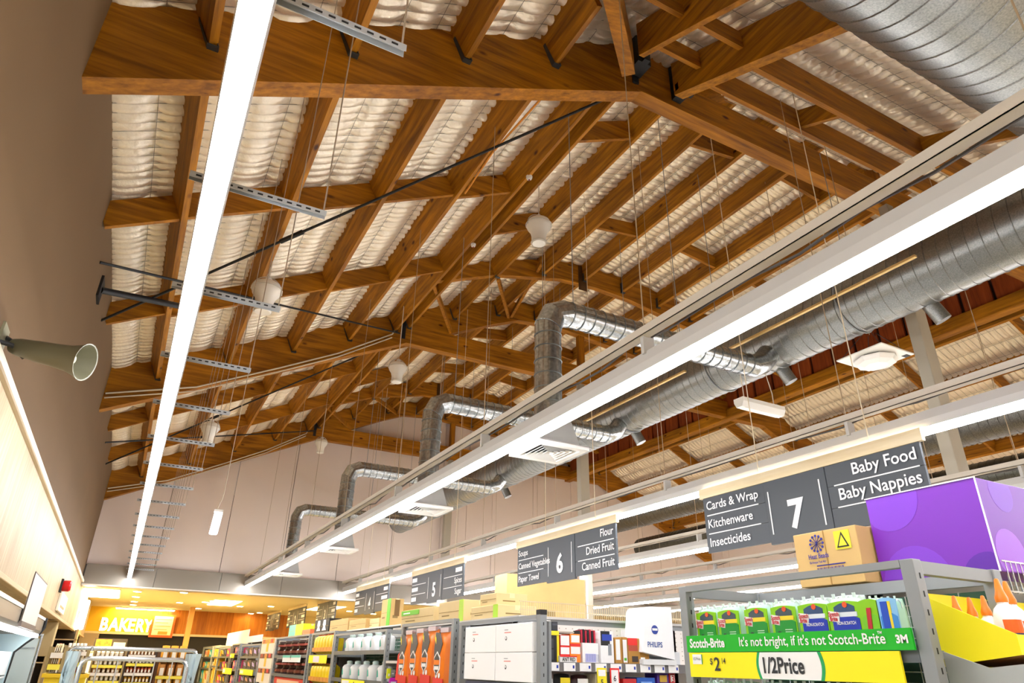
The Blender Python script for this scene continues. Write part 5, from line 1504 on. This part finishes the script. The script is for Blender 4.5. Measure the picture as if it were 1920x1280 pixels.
bread_rack('brown bread rack at the right of the roll cage', (292, 352), 16.4, [1236, 1268, 1290], [3, 0, 3], 'large amber paper bread bag', 'right bread rack', 3, M('#5a3a20', rough=.6), h_=.26)
bread_rack('low bread rack on the far left beside the cold case', (82, 118), 9.0, [1225, 1247, 1272], [1, 3, 2], 'wrapped sandwich loaf', 'far left bread rack', 4, h_=.10)
bread_rack('yellow ticketed bread rack left of the roll cage', (108, 160), 12.0, [1222, 1243, 1262, 1280], [2, 1, 4, 3], 'cream bagged loaf', 'yellow ticketed bread rack', 5, h_=.12)
t = T('dark_shelving', 'dark wall shelving under the left panel with a red knob', 'shelving', (-1.0, 17, FL))
B(-1.6, -.7, 17.4, 17.5, FL, .5).build('back', M('#2a211b', rough=.7), t)
for z in (.32, .12, -.1): B(-1.6, -.7, 17.0, 17.4, z-.02, z).build('shelf', M('#d9c79a', rough=.6), t)
for xx in (-1.6, -1.15, -.74): B(xx, xx+.04, 17.0, 17.45, FL, .5).build('upright', M('#c4b080', rough=.6), t)
MB().lathe([(.05, 0), (.06, .05), (.05, .1), (.02, .12)], (-.95, 17.1, .121), 12).build('red_jar', RED, t, smooth=True)
tag(B(-1.5, -.83, 12.9, 13.2, .0, .48).build('beige_pier', M('#b39c6c', rough=.7), bevel=.01), 'beige square pier under the left wall panel', 'pier').location.z += 0
t = T('yellow_bin', 'yellow plastic bin at the left edge of the roll cage', 'bin', (-.4, 8, FL))
q = aY(128, 1262, 7.5)
MB().hexa([(q[0]-.12, 7.4, FL), (q[0]+.1, 7.4, FL), (q[0]+.1, 7.7, FL), (q[0]-.12, 7.7, FL)], [(q[0]-.16, 7.36, q[2]), (q[0]+.14, 7.36, q[2]), (q[0]+.14, 7.74, q[2]), (q[0]-.16, 7.74, q[2])]).build('tub', M('#f2d21a', rough=.45), t)
B(q[0]-.18, q[0]+.16, 7.34, 7.76, q[2]-.03, q[2]).build('rim', M('#e8c010', rough=.45), t)

# ================================================================== ROLL CAGE
t = T('roll_cage', 'chrome wire roll cage with plastic wrapped sides', 'trolley', (.11, 4.9, FL))
yc0, yc1 = 4.8, 5.35
def frame(y, x0, x1, zt, r, rc):
    pts = [(x0, y, FL+.15), (x0, y, zt-rc)]
    for a in np.linspace(math.pi, math.pi/2, 6)[1:]: pts.append((x0+rc+rc*math.cos(a), y, zt-rc+rc*math.sin(a)))
    for a in np.linspace(math.pi/2, 0, 6): pts.append((x1-rc+rc*math.cos(a), y, zt-rc+rc*math.sin(a)))
    pts.append((x1, y, FL+.15))
    return MB().tube(pts, r, 10)
frame(yc1, -.24, .49, .052, .012, .03).build('back_frame', CHROME, t, smooth=True)
frame(yc0, -.145, .40, -.005, .012, .045).build('front_gate', CHROME, t, smooth=True)
for xx in np.linspace(-.06, .32, 5): MB().bar((xx, yc0, -.01), (xx, yc0, FL+.2), .006, .006).build('mesh_wire', CHROME, t)
for zz in np.arange(FL+.3, -.1, .22): MB().bar((-.145, yc0+.005, zz), (.40, yc0+.005, zz), .006, .006).build('mesh_wire', CHROME, t)
B(-.24, .49, yc0-.02, yc1+.02, FL+.13, FL+.17).build('base', STEEL_D, t)
FILM = M('#b9cccf', rough=.18, bump=.8, scale=22, stretch=(1, 1, .15))
for sx, xx in ((-1, -.20), (1, .445)):
    m = MB(); n = 8; zs2 = np.linspace(FL+.3, .03, 14)
    vs = []; fs = []
    for i, z in enumerate(zs2):
        for j in range(n):
            a = 2*math.pi*j/n
            rr = .035+.008*math.sin(i*1.9+j*2.1)
            vs.append((xx+rr*math.cos(a), 5.05+6.5*rr*math.sin(a), z))
    for i in range(len(zs2)-1):
        for j in range(n): fs.append((i*n+j, i*n+(j+1) % n, (i+1)*n+(j+1) % n, (i+1)*n+j))
    fs.append(tuple(range(n))); fs.append(tuple((len(zs2)-1)*n+j for j in range(n)))
    m.add(vs, fs).build('plastic_wrap', FILM, t, smooth=True)
for xx in (-.2, .45):
    for yy in (yc0+.03, yc1-.03):
        MB().lathe([(.05, -.015), (.06, -.01), (.06, .01), (.05, .015)], (xx, yy, FL+.06), 14, (1, 0, 0)).build('castor', BLACK, t)
        B(xx-.02, xx+.02, yy-.02, yy+.02, FL+.06, FL+.14).build('castor_fork', STEEL_G, t)
MB().tube([(-.12, yc1-.02, .035), (-.12, yc1-.02, .06)], .008, 6).build('lug', CHROME, t)

# ================================================================== COLD CASE ON THE LEFT
xf = -.39
t = T('cold_case', 'open refrigerated wall case with a dark canopy at lower left', 'refrigerator', (-.6, 3.0, FL))
MB().prism([(XW+.02, -1, .11), (xf-.01, -1, .11), (xf, -1, .13), (xf, -1, .185), (xf-.03, -1, .20), (XW+.02, -1, .22)], (0, 6.0, 0)).build('canopy', M('#7d7468', rough=.4, metal=.3), t)
B(xf-.012, xf+.004, -1, 5.0, .186, .20).build('canopy_edge', M('#e6ece8', rough=.3), t)
B(xf-.03, xf-.006, -1, 4.96, .094, .112).build('lamp_strip', M('#f2fbff', emit=8.0), t)
B(XW+.02, XW+.05, -1, 4.98, FL+.1, .11).build('back_panel', M('#e8ecec', rough=.4), t)
B(XW+.05, xf-.1, -1, 4.98, -.40, -.38).build('shelf', M('#e8ecec', rough=.4), t)
B(xf-.14, xf-.11, -1, 4.98, -.10, .02).build('bin_front', M('#f1f4f4', rough=.35), t)
B(XW+.05, xf-.11, -1, 4.98, -.11, -.095).build('shelf', M('#e8ecec', rough=.4), t)
B(XW+.05, xf-.06, -1, 4.98, FL, -.6).build('base', M('#3a4a60', rough=.4), t)
trim = [(xf+.004, 5.0, .20), (xf+.006, 5.0, .15), (xf-.01, 5.0, .115), (xf-.06, 5.0, .07), (xf-.105, 5.0, .02), (xf-.11, 5.0, -.2), (xf-.11, 5.0, -1.0)]
MB().tube(trim, .010, 8).build('end_trim', BLACK, t, smooth=True)
MB().prism([(XW+.03, 4.985, .11), (xf-.02, 4.985, .11), (xf-.06, 4.985, .07), (xf-.105, 4.985, .02), (xf-.11, 4.985, -1.0), (XW+.03, 4.985, -1.0)], (0, .012, 0)).build('end_glass', M('#bcd0d6', rough=.1), t)
for k in range(7):
    y = 1.8+k*.42
    t2 = T('orange_tub', 'orange lidded tub inside the cold case', 'tub', (-.58, y, -.094), 'orange tubs in the cold case')
    MB().lathe([(.07, 0), (.085, .10), (.085, .115)], (-.58, y, -.094), 14).build('tub', M('#e8e2d8', rough=.4), t2, smooth=True)
    MB().lathe([(.09, .112), (.09, .14), (.07, .15)], (-.58, y, -.094), 14).build('lid', M('#d8691a', rough=.4), t2, smooth=True)
t = T('glass_end_frame', 'chrome framed glass end standing beyond the cold case', 'screen', (-.45, 5.6, FL))
q0, q1 = aY(52, 1275, 5.4), aY(76, 1190, 5.4)
MB().tube([(q1[0]+.01, 5.4, FL), (q1[0]+.01, 5.4, q1[2]), (q1[0]-.16, 5.4, q1[2]-.005)], .011, 8).build('rail', CHROME, t, smooth=True)
MB().tube([(q1[0]-.16, 5.4, q1[2]-.08), (q1[0]-.01, 5.4, q1[2]-.075)], .007, 6).build('cross_rail', CHROME, t)
B(q1[0]-.16, q1[0], 5.397, 5.403, FL+.3, q1[2]-.02).build('pane', M('#c9d6d4', rough=.08), t)
# white card above the canopy
A = [aX(px, py, -.41) for px, py in ((28, 1153), (56, 1163), (76, 1096), (55, 1075))]
t = T('shelf_card_sign', 'tall blank white card clipped to the cold case canopy', 'sign', tuple(A[0]))
ya, yb = A[0][1], A[1][1]; z0_, z1_ = .125, (A[2][2]+A[3][2])/2
B(-.386, -.380, ya, yb, z0_, z1_).build('card', M('#d8cfc4', rough=.5), t); B(-.384, -.3805, ya-.006, yb+.006, z0_, z1_+.006).build('border', M('#4a3c34', rough=.5), t); B(-.388, -.376, ya-.01, yb+.01, z0_-.01, z0_+.012).build('foot', M('#5a4a40', rough=.5), t)
# red beacon and white notice on the wall panel
q = aX(121, 1098, XW+.06)
t = T('red_beacon', 'red alarm beacon on the lit left wall panel', 'beacon', tuple(q))
MB().lathe([(.05, -.06), (.07, -.03), (.07, .04), (.05, .06)], (q[0]+.02, q[1], q[2]), 14, (1, 0, 0)).build('lens', M('#d01218', rough=.3), t, smooth=True)
B(XW+.015, XW+.04, q[1]-.09, q[1]+.09, q[2]-.08, q[2]+.08).build('base', BLACK, t)
a, b = aX(110, 1145, XW+.05), aX(118, 1108, XW+.05)
t = T('wall_notice', 'white notice panel below the red beacon', 'notice', (XW+.03, a[1], a[2]))
B(XW+.016, XW+.05, a[1]-.15, a[1]+1.1, a[2], b[2]).build('panel', M('#f6efe0', rough=.4), t, bevel=.006)
B(XW+.05, XW+.052, a[1], a[1]+.8, a[2]+.05, a[2]+.08).build('wording', M('#a8895a', rough=.6), t)
q = aX(157, 1152, XW+.12)
t = T('wall_lamp', 'glowing wall lamp at the far end of the left panel', 'lamp', tuple(q))
MB().lathe([(.06, -.28), (.075, -.26), (.075, .26), (.06, .28)], (XW+.1, min(q[1], 22.3), q[2]), 14).build('glass', M('#fff4d8', emit=8.0), t, smooth=True)
B(XW+.016, XW+.06, min(q[1], 22.3)-.05, min(q[1], 22.3)+.05, q[2]-.1, q[2]+.1).build('bracket', WHITE, t)

for o in bpy.data.objects:
    if '_org' in o: del o['_org']
